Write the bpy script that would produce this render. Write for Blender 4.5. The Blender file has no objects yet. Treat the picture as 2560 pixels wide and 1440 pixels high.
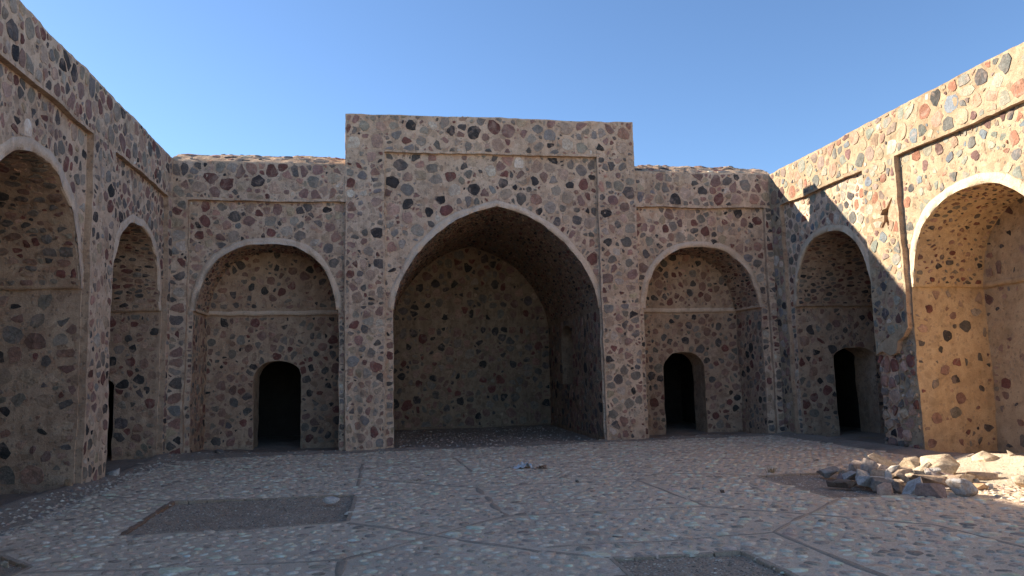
import bpy, math, random
import numpy as np
from mathutils import Matrix, Vector
from mathutils.geometry import delaunay_2d_cdt
from mathutils.bvhtree import BVHTree

# ------------------------------------------------------------------ scene, camera, light
sc = bpy.context.scene
COL = sc.collection
rng = np.random.default_rng(11)
R = math.radians

YAW, PITCH, ROLL, FPX = 0.168274, 0.113267, -0.023884, 1885.79
_f = Vector((math.sin(YAW)*math.cos(PITCH), math.cos(YAW)*math.cos(PITCH), math.sin(PITCH)))
_r = Vector((math.cos(YAW), -math.sin(YAW), 0))
_u = _r.cross(_f)
_r2 = math.cos(ROLL)*_r + math.sin(ROLL)*_u
_u2 = -math.sin(ROLL)*_r + math.cos(ROLL)*_u
cam_d = bpy.data.cameras.new('camera')
cam = bpy.data.objects.new('camera', cam_d)
COL.objects.link(cam)
cam_d.sensor_width = 36.0
cam_d.lens = 36.0*FPX/2560
cam_d.clip_start, cam_d.clip_end = 0.05, 6000
EYE = Vector((0, 0, 1.6))
cam.matrix_world = Matrix(((_r2.x, _u2.x, -_f.x, EYE.x), (_r2.y, _u2.y, -_f.y, EYE.y),
                           (_r2.z, _u2.z, -_f.z, EYE.z), (0, 0, 0, 1)))
sc.camera = cam

SUN = Vector((3.55, -1.95, -1.98)).normalized()          # the way the light travels
ELEV = math.asin(-SUN.z)
AZ = math.atan2(-SUN.x, -SUN.y)                          # compass angle of the sun from +y towards +x
world = bpy.data.worlds.new('World'); sc.world = world; world.use_nodes = True
nt = world.node_tree
sky = nt.nodes.new('ShaderNodeTexSky'); sky.sky_type = 'NISHITA'; sky.sun_disc = False
sky.sun_elevation = ELEV; sky.sun_rotation = AZ
sky.altitude = 900; sky.air_density = 1.0; sky.dust_density = 0.3; sky.ozone_density = 4.6
nt.links.new(sky.outputs[0], nt.nodes['Background'].inputs[0])
nt.nodes['Background'].inputs[1].default_value = 0.056
sun_d = bpy.data.lights.new('sun', 'SUN'); sun_d.energy = 3.5; sun_d.angle = R(0.53); sun_d.color = (1.0, 0.88, 0.71)
sun = bpy.data.objects.new('sun', sun_d); COL.objects.link(sun)
sun.rotation_mode = 'QUATERNION'; sun.rotation_quaternion = SUN.to_track_quat('-Z', 'Y'); sun.location = (-20, 12, 20)

vs = sc.view_settings
sc.display_settings.display_device = 'sRGB'
vs.view_transform = 'Standard'; vs.look = 'None'; vs.gamma = 1; vs.exposure = 2.03; vs.use_curve_mapping = False
sc.cycles.max_bounces = 10; sc.cycles.diffuse_bounces = 7; sc.cycles.glossy_bounces = 2
sc.cycles.use_denoising = True
sc.render.filter_size = 1.05
sc.cycles.caustics_reflective = False; sc.cycles.caustics_refractive = False

# ------------------------------------------------------------------ materials
def mat(name):
    m = bpy.data.materials.new(name); m.use_nodes = True
    t = m.node_tree; b = t.nodes['Principled BSDF']
    b.inputs['Roughness'].default_value = 0.95
    b.inputs['Specular IOR Level'].default_value = 0.08
    return m, t, b
def nd(t, typ, **kw):
    n = t.nodes.new(typ)
    for k, v in kw.items():
        if isinstance(k, str) and k.startswith('i_'): n.inputs[k[2:].replace('_', ' ')].default_value = v
        else: setattr(n, k, v)
    return n
def noise(t, pos, scale, detail=6, rough=0.6, dist=0.0, stretch=None):
    src = pos
    if stretch:
        mp = nd(t, 'ShaderNodeVectorMath', operation='MULTIPLY'); mp.inputs[1].default_value = stretch
        t.links.new(pos, mp.inputs[0]); src = mp.outputs[0]
    n = nd(t, 'ShaderNodeTexNoise', i_Scale=scale, i_Detail=detail, i_Roughness=rough, i_Distortion=dist)
    t.links.new(src, n.inputs['Vector']); return n.outputs['Fac']
def ramp(t, fac, stops):
    r = nd(t, 'ShaderNodeValToRGB'); e = r.color_ramp.elements
    while len(e) < len(stops): e.new(0.5)
    for q, (p, c) in zip(e, stops):
        q.position = p; q.color = (c if len(c) == 4 else (*c, 1)) if not isinstance(c, float) else (c, c, c, 1)
    t.links.new(fac, r.inputs[0]); return r.outputs[0]
def mix(t, fac, a, b, typ='MIX'):
    m = nd(t, 'ShaderNodeMix', data_type='RGBA', blend_type=typ)
    for s, v in ((0, fac), (6, a), (7, b)):
        if hasattr(v, 'links') or hasattr(v, 'is_output'): t.links.new(v, m.inputs[s])
        elif isinstance(v, (int, float)): m.inputs[s].default_value = v
        else: m.inputs[s].default_value = (*v, 1)
    return m.outputs[2]
def bump(t, b, parts, dist=0.02, strength=1.0):
    last = None
    for fac, d in parts:
        n = nd(t, 'ShaderNodeBump', i_Strength=strength, i_Distance=d)
        t.links.new(fac, n.inputs['Height'])
        if last: t.links.new(last, n.inputs['Normal'])
        last = n.outputs[0]
    t.links.new(last, b.inputs['Normal'])
def position(t): return nd(t, 'ShaderNodeNewGeometry').outputs['Position']

def mortar_material(name, pale, mid, dark, chips=0.5, streaks=0.45, relief=0.02, ghosts=0.55):
    m, t, b = mat(name); p = position(t)
    big = noise(t, p, 0.9, 4, 0.6)
    med = noise(t, p, 5.0, 7, 0.62, 0.4)
    c = ramp(t, big, [(0.34, dark), (0.48, mid), (0.62, pale)])
    c2 = ramp(t, med, [(0.36, [q*0.8 for q in dark]), (0.50, mid), (0.66, pale)])
    c = mix(t, 0.5, c, c2)
    st = noise(t, p, 3.2, 4, 0.6, 0.0, (2.2, 2.2, 0.22))
    c = mix(t, ramp(t, st, [(0.50, 0.0), (0.72, streaks)]), c, [x*1.28 for x in pale])
    st2 = noise(t, p, 2.3, 4, 0.6, 0.0, (2.0, 2.0, 0.18))
    c = mix(t, ramp(t, st2, [(0.52, 0.0), (0.74, streaks)]), c, [x*0.62 for x in dark])
    gv = nd(t, 'ShaderNodeTexVoronoi', feature='F1', i_Scale=7.5); ge = nd(t, 'ShaderNodeTexVoronoi', feature='DISTANCE_TO_EDGE', i_Scale=7.5)
    gw = nd(t, 'ShaderNodeTexNoise', i_Scale=6.0, i_Detail=4.0); t.links.new(p, gw.inputs['Vector'])
    ga = nd(t, 'ShaderNodeVectorMath', operation='MULTIPLY_ADD'); ga.inputs[1].default_value = (0.12,)*3
    t.links.new(gw.outputs['Color'], ga.inputs[0]); t.links.new(p, ga.inputs[2])
    t.links.new(ga.outputs[0], gv.inputs['Vector']); t.links.new(ga.outputs[0], ge.inputs['Vector'])
    gs = nd(t, 'ShaderNodeSeparateColor'); t.links.new(gv.outputs['Color'], gs.inputs[0])
    gc = ramp(t, gs.outputs[1], [(0.0, [q*0.62 for q in dark]), (0.4, [q*0.9 for q in mid]), (0.7, pale), (1.0, (dark[0]*1.05, dark[1]*0.85, dark[2]*0.8))])
    gf = nd(t, 'ShaderNodeMath', operation='MULTIPLY'); t.links.new(ramp(t, ge.outputs['Distance'], [(0.02, 0.0), (0.10, ghosts)]), gf.inputs[0])
    t.links.new(ramp(t, gs.outputs[0], [(0.35, 0.0), (0.45, 1.0)]), gf.inputs[1])
    c = mix(t, gf.outputs[0], c, gc)
    # little stones bedded in the mortar
    v = nd(t, 'ShaderNodeTexVoronoi', feature='F1', i_Scale=17.0); v.inputs['Randomness'].default_value = 1.0
    wob = nd(t, 'ShaderNodeTexNoise', i_Scale=9.0, i_Detail=3.0)
    t.links.new(p, wob.inputs['Vector'])
    ad = nd(t, 'ShaderNodeVectorMath', operation='MULTIPLY_ADD'); ad.inputs[1].default_value = (0.07,)*3
    t.links.new(wob.outputs['Color'], ad.inputs[0]); t.links.new(p, ad.inputs[2]); t.links.new(ad.outputs[0], v.inputs['Vector'])
    shape = ramp(t, v.outputs['Distance'], [(0.30, 1.0), (0.44, 0.0)])
    sep = nd(t, 'ShaderNodeSeparateColor'); t.links.new(v.outputs['Color'], sep.inputs[0])
    pick = ramp(t, sep.outputs[0], [(0.66, 0.0), (0.68, 1.0)])
    ch = nd(t, 'ShaderNodeMath', operation='MULTIPLY'); t.links.new(shape, ch.inputs[0]); t.links.new(pick, ch.inputs[1])
    ch2 = nd(t, 'ShaderNodeMath', operation='MULTIPLY'); t.links.new(ch.outputs[0], ch2.inputs[0]); ch2.inputs[1].default_value = chips
    chc = ramp(t, sep.outputs[1], [(0.0, (0.075, 0.07, 0.07)), (0.35, (0.16, 0.10, 0.085)), (0.65, (0.20, 0.19, 0.16)), (1.0, (0.34, 0.29, 0.24))])
    c = mix(t, ch2.outputs[0], c, chc)
    fine = noise(t, p, 60, 4, 0.7)
    c = mix(t, 0.35, c, ramp(t, fine, [(0.3, 0.25), (0.7, 0.75)]), 'OVERLAY')
    t.links.new(c, b.inputs['Base Color'])
    bump(t, b, [(med, relief), (ch.outputs[0], 0.006), (noise(t, p, 26, 6, 0.7), 0.016), (fine, 0.003)])
    return m

def stone_material(name, dust, dust_amt=0.5, spec=0.1):
    m, t, b = mat(name); p = position(t)
    a = nd(t, 'ShaderNodeAttribute', attribute_name='tint').outputs['Color']
    n1 = noise(t, p, 7, 6, 0.65, 0.5); n2 = noise(t, p, 34, 5, 0.7)
    c = mix(t, 0.55, a, ramp(t, n1, [(0.28, 0.18), (0.72, 0.82)]), 'OVERLAY')
    c = mix(t, 0.5, c, ramp(t, n2, [(0.3, 0.2), (0.7, 0.8)]), 'OVERLAY')
    d = noise(t, p, 4.3, 7, 0.7, 0.6)
    c = mix(t, ramp(t, d, [(0.52, 0.0), (0.63, dust_amt)]), c, dust)
    st2 = noise(t, p, 2.3, 4, 0.6, 0.0, (2.0, 2.0, 0.18))
    c = mix(t, ramp(t, st2, [(0.52, 0.0), (0.74, 0.4)]), c, [x*0.35 for x in dust])
    sp = noise(t, p, 90, 2, 0.5)
    c = mix(t, ramp(t, sp, [(0.66, 0.0), (0.74, 0.45)]), c, (0.42, 0.38, 0.33))
    t.links.new(c, b.inputs['Base Color'])
    b.inputs['Roughness'].default_value = 0.85; b.inputs['Specular IOR Level'].default_value = spec
    bump(t, b, [(n1, 0.03), (n2, 0.008), (noise(t, p, 110, 3, 0.6), 0.002)])
    return m

def ground_material(name, a, bcol, c3, scale=1.0, relief=0.02, fleck=0.5):
    m, t, b = mat(name); p = position(t)
    n1 = noise(t, p, 0.8*scale, 5, 0.6); n2 = noise(t, p, 6*scale, 7, 0.7); n3 = noise(t, p, 70, 4, 0.7)
    c = mix(t, 0.5, ramp(t, n1, [(0.3, a), (0.5, bcol), (0.7, c3)]), ramp(t, n2, [(0.3, a), (0.5, bcol), (0.7, c3)]))
    c = mix(t, fleck, c, ramp(t, n3, [(0.25, 0.15), (0.75, 0.85)]), 'OVERLAY')
    t.links.new(c, b.inputs['Base Color'])
    bump(t, b, [(n2, relief), (n3, 0.006), (noise(t, p, 22, 5, 0.7), 0.01)])
    return m

M = {}
M['mortar'] = mortar_material('lime_mortar', (0.66, 0.50, 0.37), (0.55, 0.40, 0.285), (0.40, 0.275, 0.19))
M['clay'] = mortar_material('clay_mortar', (0.53, 0.385, 0.265), (0.43, 0.295, 0.20), (0.31, 0.20, 0.135), 0.45, 0.3, 0.03)
M['bounce_clay'] = mortar_material('bounce_warmed_mortar', (0.56, 0.415, 0.26), (0.49, 0.345, 0.205), (0.38, 0.26, 0.15), 0.3, 0.25, 0.025, 0.3)  # same clay, sun-bounced warmth of the near right niche put into the colour
M['sunlit_mortar'] = mortar_material('sun_toned_mortar', (0.42, 0.335, 0.23), (0.35, 0.265, 0.175), (0.26, 0.185, 0.12), 0.5, 0.2)  # mortar copy for the sunlit wall, darkened to offset the strong sun
M['shaded_clay'] = mortar_material('shade_darkened_mortar', (0.38, 0.28, 0.19), (0.30, 0.21, 0.14), (0.20, 0.14, 0.095), 0.4, 0.4, 0.03)  # clay copy with the shade of the iwan and hollows put into the colour
M['plaster'] = mortar_material('smooth_lime_plaster', (0.70, 0.545, 0.41), (0.64, 0.49, 0.365), (0.52, 0.385, 0.28), 0.0, 0.3, 0.008, 0.08)
M['sunlit_plaster'] = mortar_material('sun_toned_plaster', (0.62, 0.50, 0.36), (0.56, 0.44, 0.31), (0.46, 0.35, 0.24), 0.0, 0.25, 0.008, 0.06)  # plaster copy for the sunlit wall's bands, tone lowered against strong sun
M['stone'] = stone_material('rubble_stone', (0.36, 0.265, 0.21), 0.55)
M['cobble'] = stone_material('river_cobble', (0.42, 0.34, 0.26), 0.4, 0.06)
M['rock'] = stone_material('quarry_rock', (0.45, 0.36, 0.27), 0.35)
M['cement'] = ground_material('paving_mortar', (0.46, 0.348, 0.25), (0.62, 0.472, 0.338), (0.74, 0.565, 0.405), 1.0, 0.02)
M['earth'] = ground_material('bare_earth', (0.24, 0.18, 0.135), (0.32, 0.245, 0.185), (0.40, 0.315, 0.245), 1.0, 0.05)
M['gravel'] = ground_material('dark_gravel', (0.30, 0.22, 0.155), (0.42, 0.31, 0.22), (0.53, 0.40, 0.285), 1.6, 0.05, 0.8)
M['strip'] = ground_material('edging_mortar', (0.29, 0.22, 0.16), (0.40, 0.305, 0.222), (0.51, 0.395, 0.288), 1.5, 0.02)
M['brick'] = ground_material('clay_brick', (0.20, 0.125, 0.085), (0.27, 0.17, 0.115), (0.34, 0.235, 0.165), 2.0, 0.02)
M['room'] = ground_material('shade_black_plaster', (0.05, 0.042, 0.036), (0.075, 0.062, 0.052), (0.10, 0.083, 0.07))  # near-black colour paints the lack of light in rooms and alcove
M['rubble'] = ground_material('sun_paled_rubble', (0.44, 0.36, 0.26), (0.54, 0.45, 0.34), (0.62, 0.53, 0.41), 1.4, 0.05)  # rubble ground paled where the sun falls, to bounce light into the niche
M['dirt'] = ground_material('bounce_paled_ground', (0.42, 0.34, 0.25), (0.50, 0.41, 0.30), (0.57, 0.47, 0.35), 0.4)  # unseen open ground, colour paled to bounce sun into the shade
M['straw'] = ground_material('dry_straw', (0.20, 0.15, 0.07), (0.30, 0.23, 0.11), (0.38, 0.30, 0.16), 3)
M['paper'] = ground_material('dirty_white_plastic', (0.5, 0.5, 0.5), (0.62, 0.62, 0.62), (0.7, 0.7, 0.7), 3, 0.01, 0.2)
MLIST = list(M.keys()); MIDX = {k: i for i, k in enumerate(MLIST)}

# ------------------------------------------------------------------ numeric helpers
def _h(ix, iy, iz, s):
    n = (ix*374761393 + iy*668265263 + iz*2147483647 % 1000003 * 7919 + s*974634777) & 0xffffffff
    n = ((n ^ (n >> 13))*1274126177) & 0xffffffff
    n = ((n ^ (n >> 16))*2246822519) & 0xffffffff
    return ((n ^ (n >> 15)) & 0xffffff)/float(0x7fffff) - 1.0
def vnoise(P, s=0):
    P = np.asarray(P, float); i = np.floor(P).astype(np.int64); f = P - i; f = f*f*(3 - 2*f)
    r = 0
    for dx in (0, 1):
        for dy in (0, 1):
            for dz in (0, 1):
                w = (f[:, 0] if dx else 1-f[:, 0])*(f[:, 1] if dy else 1-f[:, 1])*(f[:, 2] if dz else 1-f[:, 2])
                r = r + w*_h(i[:, 0]+dx, i[:, 1]+dy, i[:, 2]+dz, s)
    return r
def vnoise3(P, s=0): return np.stack([vnoise(P, s+k*17) for k in range(3)], 1)
def warp(P):
    P = np.asarray(P, float).reshape(-1, 3)
    return P + 0.019*vnoise3(P/1.1, 1) + 0.014*vnoise3(P/0.33, 2) + 0.010*vnoise3(P/0.12, 3)
def inside(poly, p):
    poly = np.asarray(poly); x, y = p[:, 0], p[:, 1]; r = np.zeros(len(p), bool)
    a = poly; b = np.roll(poly, -1, 0)
    for (x0, y0), (x1, y1) in zip(a, b):
        if y0 == y1: continue
        c = ((y0 > y) != (y1 > y)) & (x < (x1-x0)*(y-y0)/(y1-y0) + x0)
        r ^= c
    return r
def edge_dist(poly, p):
    a = np.asarray(poly, float); b = np.roll(a, -1, 0); d = np.full(len(p), 1e9)
    for q, w in zip(a, b):
        v = w-q; L = v@v
        if L < 1e-12: continue
        t = np.clip(((p-q)@v)/L, 0, 1)
        d = np.minimum(d, np.linalg.norm(p-(q+t[:, None]*v), axis=1))
    return d
def resample(pts, sp, closed=True):
    pts = [np.asarray(q, float) for q in pts]; out = []
    n = len(pts)
    for i in range(n if closed else n-1):
        a, b = pts[i], pts[(i+1) % n]; k = max(1, int(math.ceil(np.linalg.norm(b-a)/sp - 1e-6)))
        for j in range(k): out.append(a+(b-a)*j/k)
    if not closed: out.append(pts[-1])
    return np.array(out)
def spline(pts, n=6):
    p = [np.array(q, float) for q in pts]; p = [2*p[0]-p[1]]+p+[2*p[-1]-p[-2]]; out = []
    for i in range(1, len(p)-2):
        for j in range(n):
            t = j/n
            out.append(0.5*((2*p[i])+(-p[i-1]+p[i+1])*t+(2*p[i-1]-5*p[i]+4*p[i+1]-p[i+2])*t*t+(-p[i-1]+3*p[i]-3*p[i+1]+p[i+2])*t**3))
    out.append(p[-2]); return np.array(out)

ALL_TRIS_V, ALL_TRIS_F = [], []
class Builder:
    """gathers the surface of one part"""
    def __init__(s): s.v = []; s.f = []; s.m = []; s.n = 0
    def add(s, V, F, m):
        V = np.asarray(V, float); s.v.append(V)
        s.f += [tuple(int(i)+s.n for i in q) for q in F]; s.m += [MIDX[m]]*len(F); s.n += len(V)
    def build(s, name, parent=None, loc=(0, 0, 0), smooth=True, occ=True, autosmooth=True):
        V = np.concatenate(s.v)
        if occ:
            off = sum(len(q) for q in ALL_TRIS_V)
            ALL_TRIS_V.append(V); ALL_TRIS_F.extend([tuple(i+off for i in q) for q in s.f])
        used = sorted(set(s.m)); remap = {u: i for i, u in enumerate(used)}
        me = bpy.data.meshes.new(name)
        me.from_pydata((V-np.asarray(loc)).tolist(), [], s.f)
        for u in used: me.materials.append(M[MLIST[u]])
        me.polygons.foreach_set('material_index', np.array([remap[q] for q in s.m], dtype=np.int32))
        if smooth:
            me.polygons.foreach_set('use_smooth', np.ones(len(s.f), bool))
            if autosmooth: me.set_sharp_from_angle(angle=R(50))
        me.update()
        o = bpy.data.objects.new(name, me); COL.objects.link(o)
        o.location = loc
        if parent:
            o.parent = parent; o.location = Vector(loc) - parent.location if parent.parent is None else Vector(loc)-parent.location-parent.parent.location
        return o

def orient(V, F, want):
    """flip the faces that look away from 'want' (one vector per vertex)"""
    if not len(F): return []
    V = np.asarray(V); want = np.asarray(want); t = np.array([q[:3] for q in F])
    n = np.cross(V[t[:, 1]]-V[t[:, 0]], V[t[:, 2]]-V[t[:, 0]]); ok = (n*want[t[:, 0]]).sum(1) >= 0
    return [tuple(q) if k else tuple(reversed(q)) for q, k in zip(F, ok)]

class Patch:
    """a piece of wall surface: P(u, v, h) gives world points, h is the height above the surface"""
    def __init__(s, P): s.P = P
    def w(s, uv, h=0.0):
        uv = np.asarray(uv, float).reshape(-1, 2); h = np.broadcast_to(np.asarray(h, float), (len(uv),))
        return warp(s.P(uv[:, 0], uv[:, 1], h))
    def want(s, uv):
        uv = np.asarray(uv, float).reshape(-1, 2); z = np.zeros(len(uv))
        return s.P(uv[:, 0], uv[:, 1], z+0.1)-s.P(uv[:, 0], uv[:, 1], z)
def plane(o, u, v, n):
    o, u, v, n = (np.array(q, float) for q in (o, u, v, n))
    return Patch(lambda a, b, h: o + a[:, None]*u + b[:, None]*v + h[:, None]*n)

def fill(bd, patch, outer, holes=(), sp=0.09, m='mortar', h=0.0):
    outer = resample(outer, sp); holes = [resample(q, sp) for q in holes]
    lo, hi = outer.min(0), outer.max(0)
    gx, gy = np.meshgrid(np.arange(lo[0], hi[0], sp), np.arange(lo[1], hi[1], sp*0.87))
    gx[1::2] += sp/2
    g = np.stack([gx.ravel(), gy.ravel()], 1) + rng.uniform(-0.2*sp, 0.2*sp, (gx.size, 2))
    k = inside(outer, g) & (edge_dist(outer, g) > sp*0.5)
    for q in holes: k &= ~inside(q, g) & (edge_dist(q, g) > sp*0.5)
    g = g[k]
    pts = [outer]+holes; V = np.concatenate(pts+[g]); E = []; b = 0
    for q in pts:
        n = len(q); E += [(b+i, b+(i+1) % n) for i in range(n)]; b += n
    r = delaunay_2d_cdt([Vector(q) for q in V.tolist()], E, [], 0, 1e-6)
    V2 = np.array([tuple(q) for q in r[0]]); F = np.array([tuple(q) for q in r[2]])
    c = V2[F].mean(1); k = inside(outer, c)
    for q in holes: k &= ~inside(q, c)
    F = F[k]; W = patch.w(V2, h)
    bd.add(W, orient(W, F, patch.want(V2)), m)
def strip(bd, patch, line, h0, h1, closed=False, m='mortar', steps=None, sp=0.09):
    """the return along an outline, from height h0 to h1"""
    line = resample(line, sp, closed); n = len(line); k = steps or max(1, int(math.ceil(abs(h1-h0)/0.12)))
    W = np.concatenate([patch.w(line, h0+(h1-h0)*j/k) for j in range(k+1)]); F = []
    for j in range(k):
        for i in range(n if closed else n-1):
            a, b = j*n+i, j*n+(i+1) % n
            F.append((a, b, b+n, a+n))
    bd.add(W, F, m)
def grid(bd, patch, us, vs_, m='mortar', h=0.0):
    a, b = np.meshgrid(us, vs_); uv = np.stack([a.ravel(), b.ravel()], 1); n = len(us)
    W = patch.w(uv, h); F = [(j*n+i, j*n+i+1, (j+1)*n+i+1, (j+1)*n+i) for j in range(len(vs_)-1) for i in range(n-1)]
    bd.add(W, orient(W, F, patch.want(uv)), m)

# ------------------------------------------------------------------ rubble stones
DARK = [((0.05, 0.045, 0.044), 6), ((0.115, 0.10, 0.09), 8), ((0.19, 0.163, 0.137), 9), ((0.27, 0.228, 0.18), 9),
        ((0.34, 0.285, 0.23), 9), ((0.18, 0.08, 0.066), 8), ((0.25, 0.15, 0.125), 13), ((0.33, 0.19, 0.145), 10),
        ((0.40, 0.27, 0.205), 11), ((0.44, 0.325, 0.24), 6), ((0.39, 0.30, 0.20), 5), ((0.60, 0.50, 0.40), 2), ((0.23, 0.205, 0.19), 4)]
SUN_TONED = [((0.072, 0.070, 0.070), 5), ((0.136, 0.136, 0.124), 8), ((0.200, 0.208, 0.176), 10), ((0.264, 0.256, 0.200), 10), ((0.136, 0.080, 0.072), 5),
        ((0.248, 0.120, 0.080), 9), ((0.288, 0.192, 0.136), 10), ((0.344, 0.264, 0.176), 12), ((0.216, 0.168, 0.136), 9), ((0.400, 0.344, 0.264), 6), ((0.160, 0.184, 0.200), 3)]  # palette for the sunlit wall, the sun's effect put into stone colours
INNER = [((0.057, 0.051, 0.047), 9), ((0.115, 0.099, 0.087), 10), ((0.184, 0.156, 0.126), 9), ((0.241, 0.198, 0.152), 8), ((0.172, 0.072, 0.058), 8),
         ((0.218, 0.127, 0.100), 12), ((0.276, 0.160, 0.116), 11), ((0.345, 0.220, 0.158), 10), ((0.380, 0.264, 0.184), 5)]
def pick_colour(pal, n):
    w = np.array([q[1] for q in pal], float); c = np.array([q[0] for q in pal])[rng.choice(len(pal), n, p=w/w.sum())]
    return np.clip(c*rng.uniform(0.8, 1.22, (n, 1))*rng.uniform(0.97, 1.03, (n, 3)), 0.02, 0.7)
def radial(pts, rad, ang, gap, K, p=16.0):
    """outline radii of cells round the points: smooth-cornered Voronoi cells with a joint of width gap"""
    n = len(pts); D = np.linalg.norm(pts[:, None]-pts[None], axis=2) if n < 2500 else None
    nb = min(16, n-1); th = ang[:, None] + np.arange(K)*2*np.pi/K
    d = np.stack([np.cos(th), np.sin(th)], 2)
    if D is not None:
        np.fill_diagonal(D, 1e9); idx = np.argpartition(D, nb-1, 1)[:, :nb]
    else:
        cell = 0.45; key = {}
        for i, q in enumerate(np.floor(pts/cell).astype(int)): key.setdefault(tuple(q), []).append(i)
        idx = np.zeros((n, nb), int)
        for (a, b), own in key.items():
            cand = np.array([j for x in (-1, 0, 1) for y in (-1, 0, 1) for j in key.get((a+x, b+y), ())])
            own = np.array(own); DD = np.linalg.norm(pts[own][:, None]-pts[cand][None], axis=2); DD[DD < 1e-9] = 1e9
            k = min(nb, len(cand)-1); s = np.argsort(DD, 1)[:, :k]; idx[own, :k] = cand[s]
            if k < nb: idx[own, k:] = cand[s][:, :1]
    dv = pts[idx]-pts[:, None]; dist = np.linalg.norm(dv, axis=2); nv = dv/dist[..., None]
    share = rad[:, None]/(rad[:, None]+rad[idx]); lim = np.maximum(dist*share-gap[:, None]/2, 0.012)
    dot = np.maximum(np.einsum('nkc,njc->nkj', d, nv), 0)
    ph = rng.uniform(0, 6.28, (n, 1)); q = rng.uniform(0.72, 1.0, (n, 1))
    cap = (rad*1.5)[:, None]*q/np.sqrt((q*np.cos(th-ph))**2+np.sin(th-ph)**2)
    p2 = p if np.isscalar(p) else p[:, :, 0]
    s = ((dot/lim[:, None, :])**p).sum(2) + (1/cap)**p2
    return s**(-1/p2), th
class Stones:
    """the stones of one wall"""
    def __init__(s): s.items = []
    def cover(s, patch, outer, holes=(), r=(0.07, 0.2), gap=0.034, pal=DARK, skip=0.1, aspect=1.0, dens=1.0, proud=0.009, K=12, tries=34, margin=0.006, split=0.4, avoid=None):
        outer = np.asarray(outer, float); lo, hi = outer.min(0), outer.max(0); asp = np.array([1.0/aspect, 1.0])
        area = (hi-lo).prod(); sizes = np.sort(np.exp(rng.uniform(math.log(r[0]*0.75), math.log(r[1]*1.15), int(area/aspect*dens*1.05/(r[0]*r[1])))))[::-1]
        P = np.zeros((0, 2)); Rr = np.zeros(0)
        cand = rng.uniform(lo, hi, (len(sizes)*tries, 2)); ok = inside(outer, cand)
        ed = edge_dist(outer, cand)
        for q in holes: ok &= ~inside(q, cand); ed = np.minimum(ed, edge_dist(q, cand))
        if avoid is not None: ok &= ~avoid(cand)
        cs = cand*asp; Pb = np.zeros((len(sizes), 2)); Rb = np.zeros(len(sizes)); n = 0
        for i, q in enumerate(sizes):
            for c in range(i*tries, (i+1)*tries):
                if not ok[c] or ed[c] < q*0.62/max(1, aspect**0.5)+margin*0.6: continue
                if n:
                    dd = ((Pb[:n]-cs[c])**2).sum(1)
                    if (dd < ((Rb[:n]+q)*0.70)**2).any(): continue
                Pb[n] = cs[c]; Rb[n] = q; n += 1; break
        if n < 3: return
        P, Rr = Pb[:n], Rb[:n]
        # split some cells in two: long, straight-sided stones
        sp = rng.random(n) < split; a = rng.uniform(0, np.pi, n); dv = np.stack([np.cos(a), np.sin(a)], 1)*(Rr*rng.uniform(0.42, 0.62, n))[:, None]
        P = np.concatenate([P[~sp], P[sp]+dv[sp], P[sp]-dv[sp]]); Rr = np.concatenate([Rr[~sp], Rr[sp]*0.93, Rr[sp]*0.93]); n = len(P)
        g = gap*rng.uniform(0.35, 1.8, n)
        rad, th = radial(P, Rr, rng.uniform(0, 6.28, n), g, K, p=rng.uniform(8, 26, n)[:, None, None])
        rad = rad*rng.uniform(0.86, 1.07, rad.shape)
        keep = rng.random(n) > skip
        cols = pick_colour(pal, n)
        hp = proud*rng.uniform(0.35, 1.7, n)
        for i in np.nonzero(keep)[0]:
            d = np.stack([np.cos(th[i]), np.sin(th[i])], 1)/asp
            c = P[i]/asp; ri = rad[i].copy()
            for _ in range(7):
                q = c+d*ri[:, None]; bad = ~inside(outer, q) | (edge_dist(outer, q) < margin)
                for hh in holes: bad |= inside(hh, q) | (edge_dist(hh, q) < margin)
                if not bad.any(): break
                ri[bad] *= 0.8
            if ri.min() < 0.009 or ri.mean() < r[0]*0.34: continue
            uv = np.concatenate([c+d*ri[:, None], c+d*(ri*rng.uniform(0.90, 0.97, K))[:, None], c[None]])
            hh = np.concatenate([np.full(K, -0.02), hp[i]*rng.uniform(0.55, 1.2, K), [hp[i]*rng.uniform(0.9, 1.5)]])
            W = patch.w(uv, hh)
            s.items.append((W, K, cols[i], patch.want(c)[0]))
STONE_F = {}
def stone_faces(K):
    if K not in STONE_F:
        F = []
        for i in range(K):
            j = (i+1) % K
            F.append((i, j, K+j, K+i)); F.append((K+i, K+j, 2*K))
        STONE_F[K] = F
    return STONE_F[K]
def set_tint(me, cols):
    a = me.color_attributes.new('tint', 'FLOAT_COLOR', 'POINT')
    a.data.foreach_set('color', np.concatenate([cols, np.ones((len(cols), 1))], 1).astype(np.float32).ravel())
def piece_mesh(name, W, F, col, m, loc, smooth):
    me = bpy.data.meshes.new(name); me.from_pydata((W-loc).tolist(), [], F); me.materials.append(m)
    me.polygons.foreach_set('use_smooth', np.full(len(F), smooth))
    set_tint(me, np.tile(col, (len(W), 1))); return me
def screen(p):
    d = Vector(p)-EYE; z = d.dot(_f)
    if z < 0.1: return None
    return 1280+FPX*d.dot(_r2)/z, 720-FPX*d.dot(_u2)/z, z
BVH = None
def visible(p, tol=0.12):
    d = Vector(p)-EYE; L = d.length; h = BVH.ray_cast(EYE, d/L, L)
    return h[0] is None or h[3] > L-tol
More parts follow.
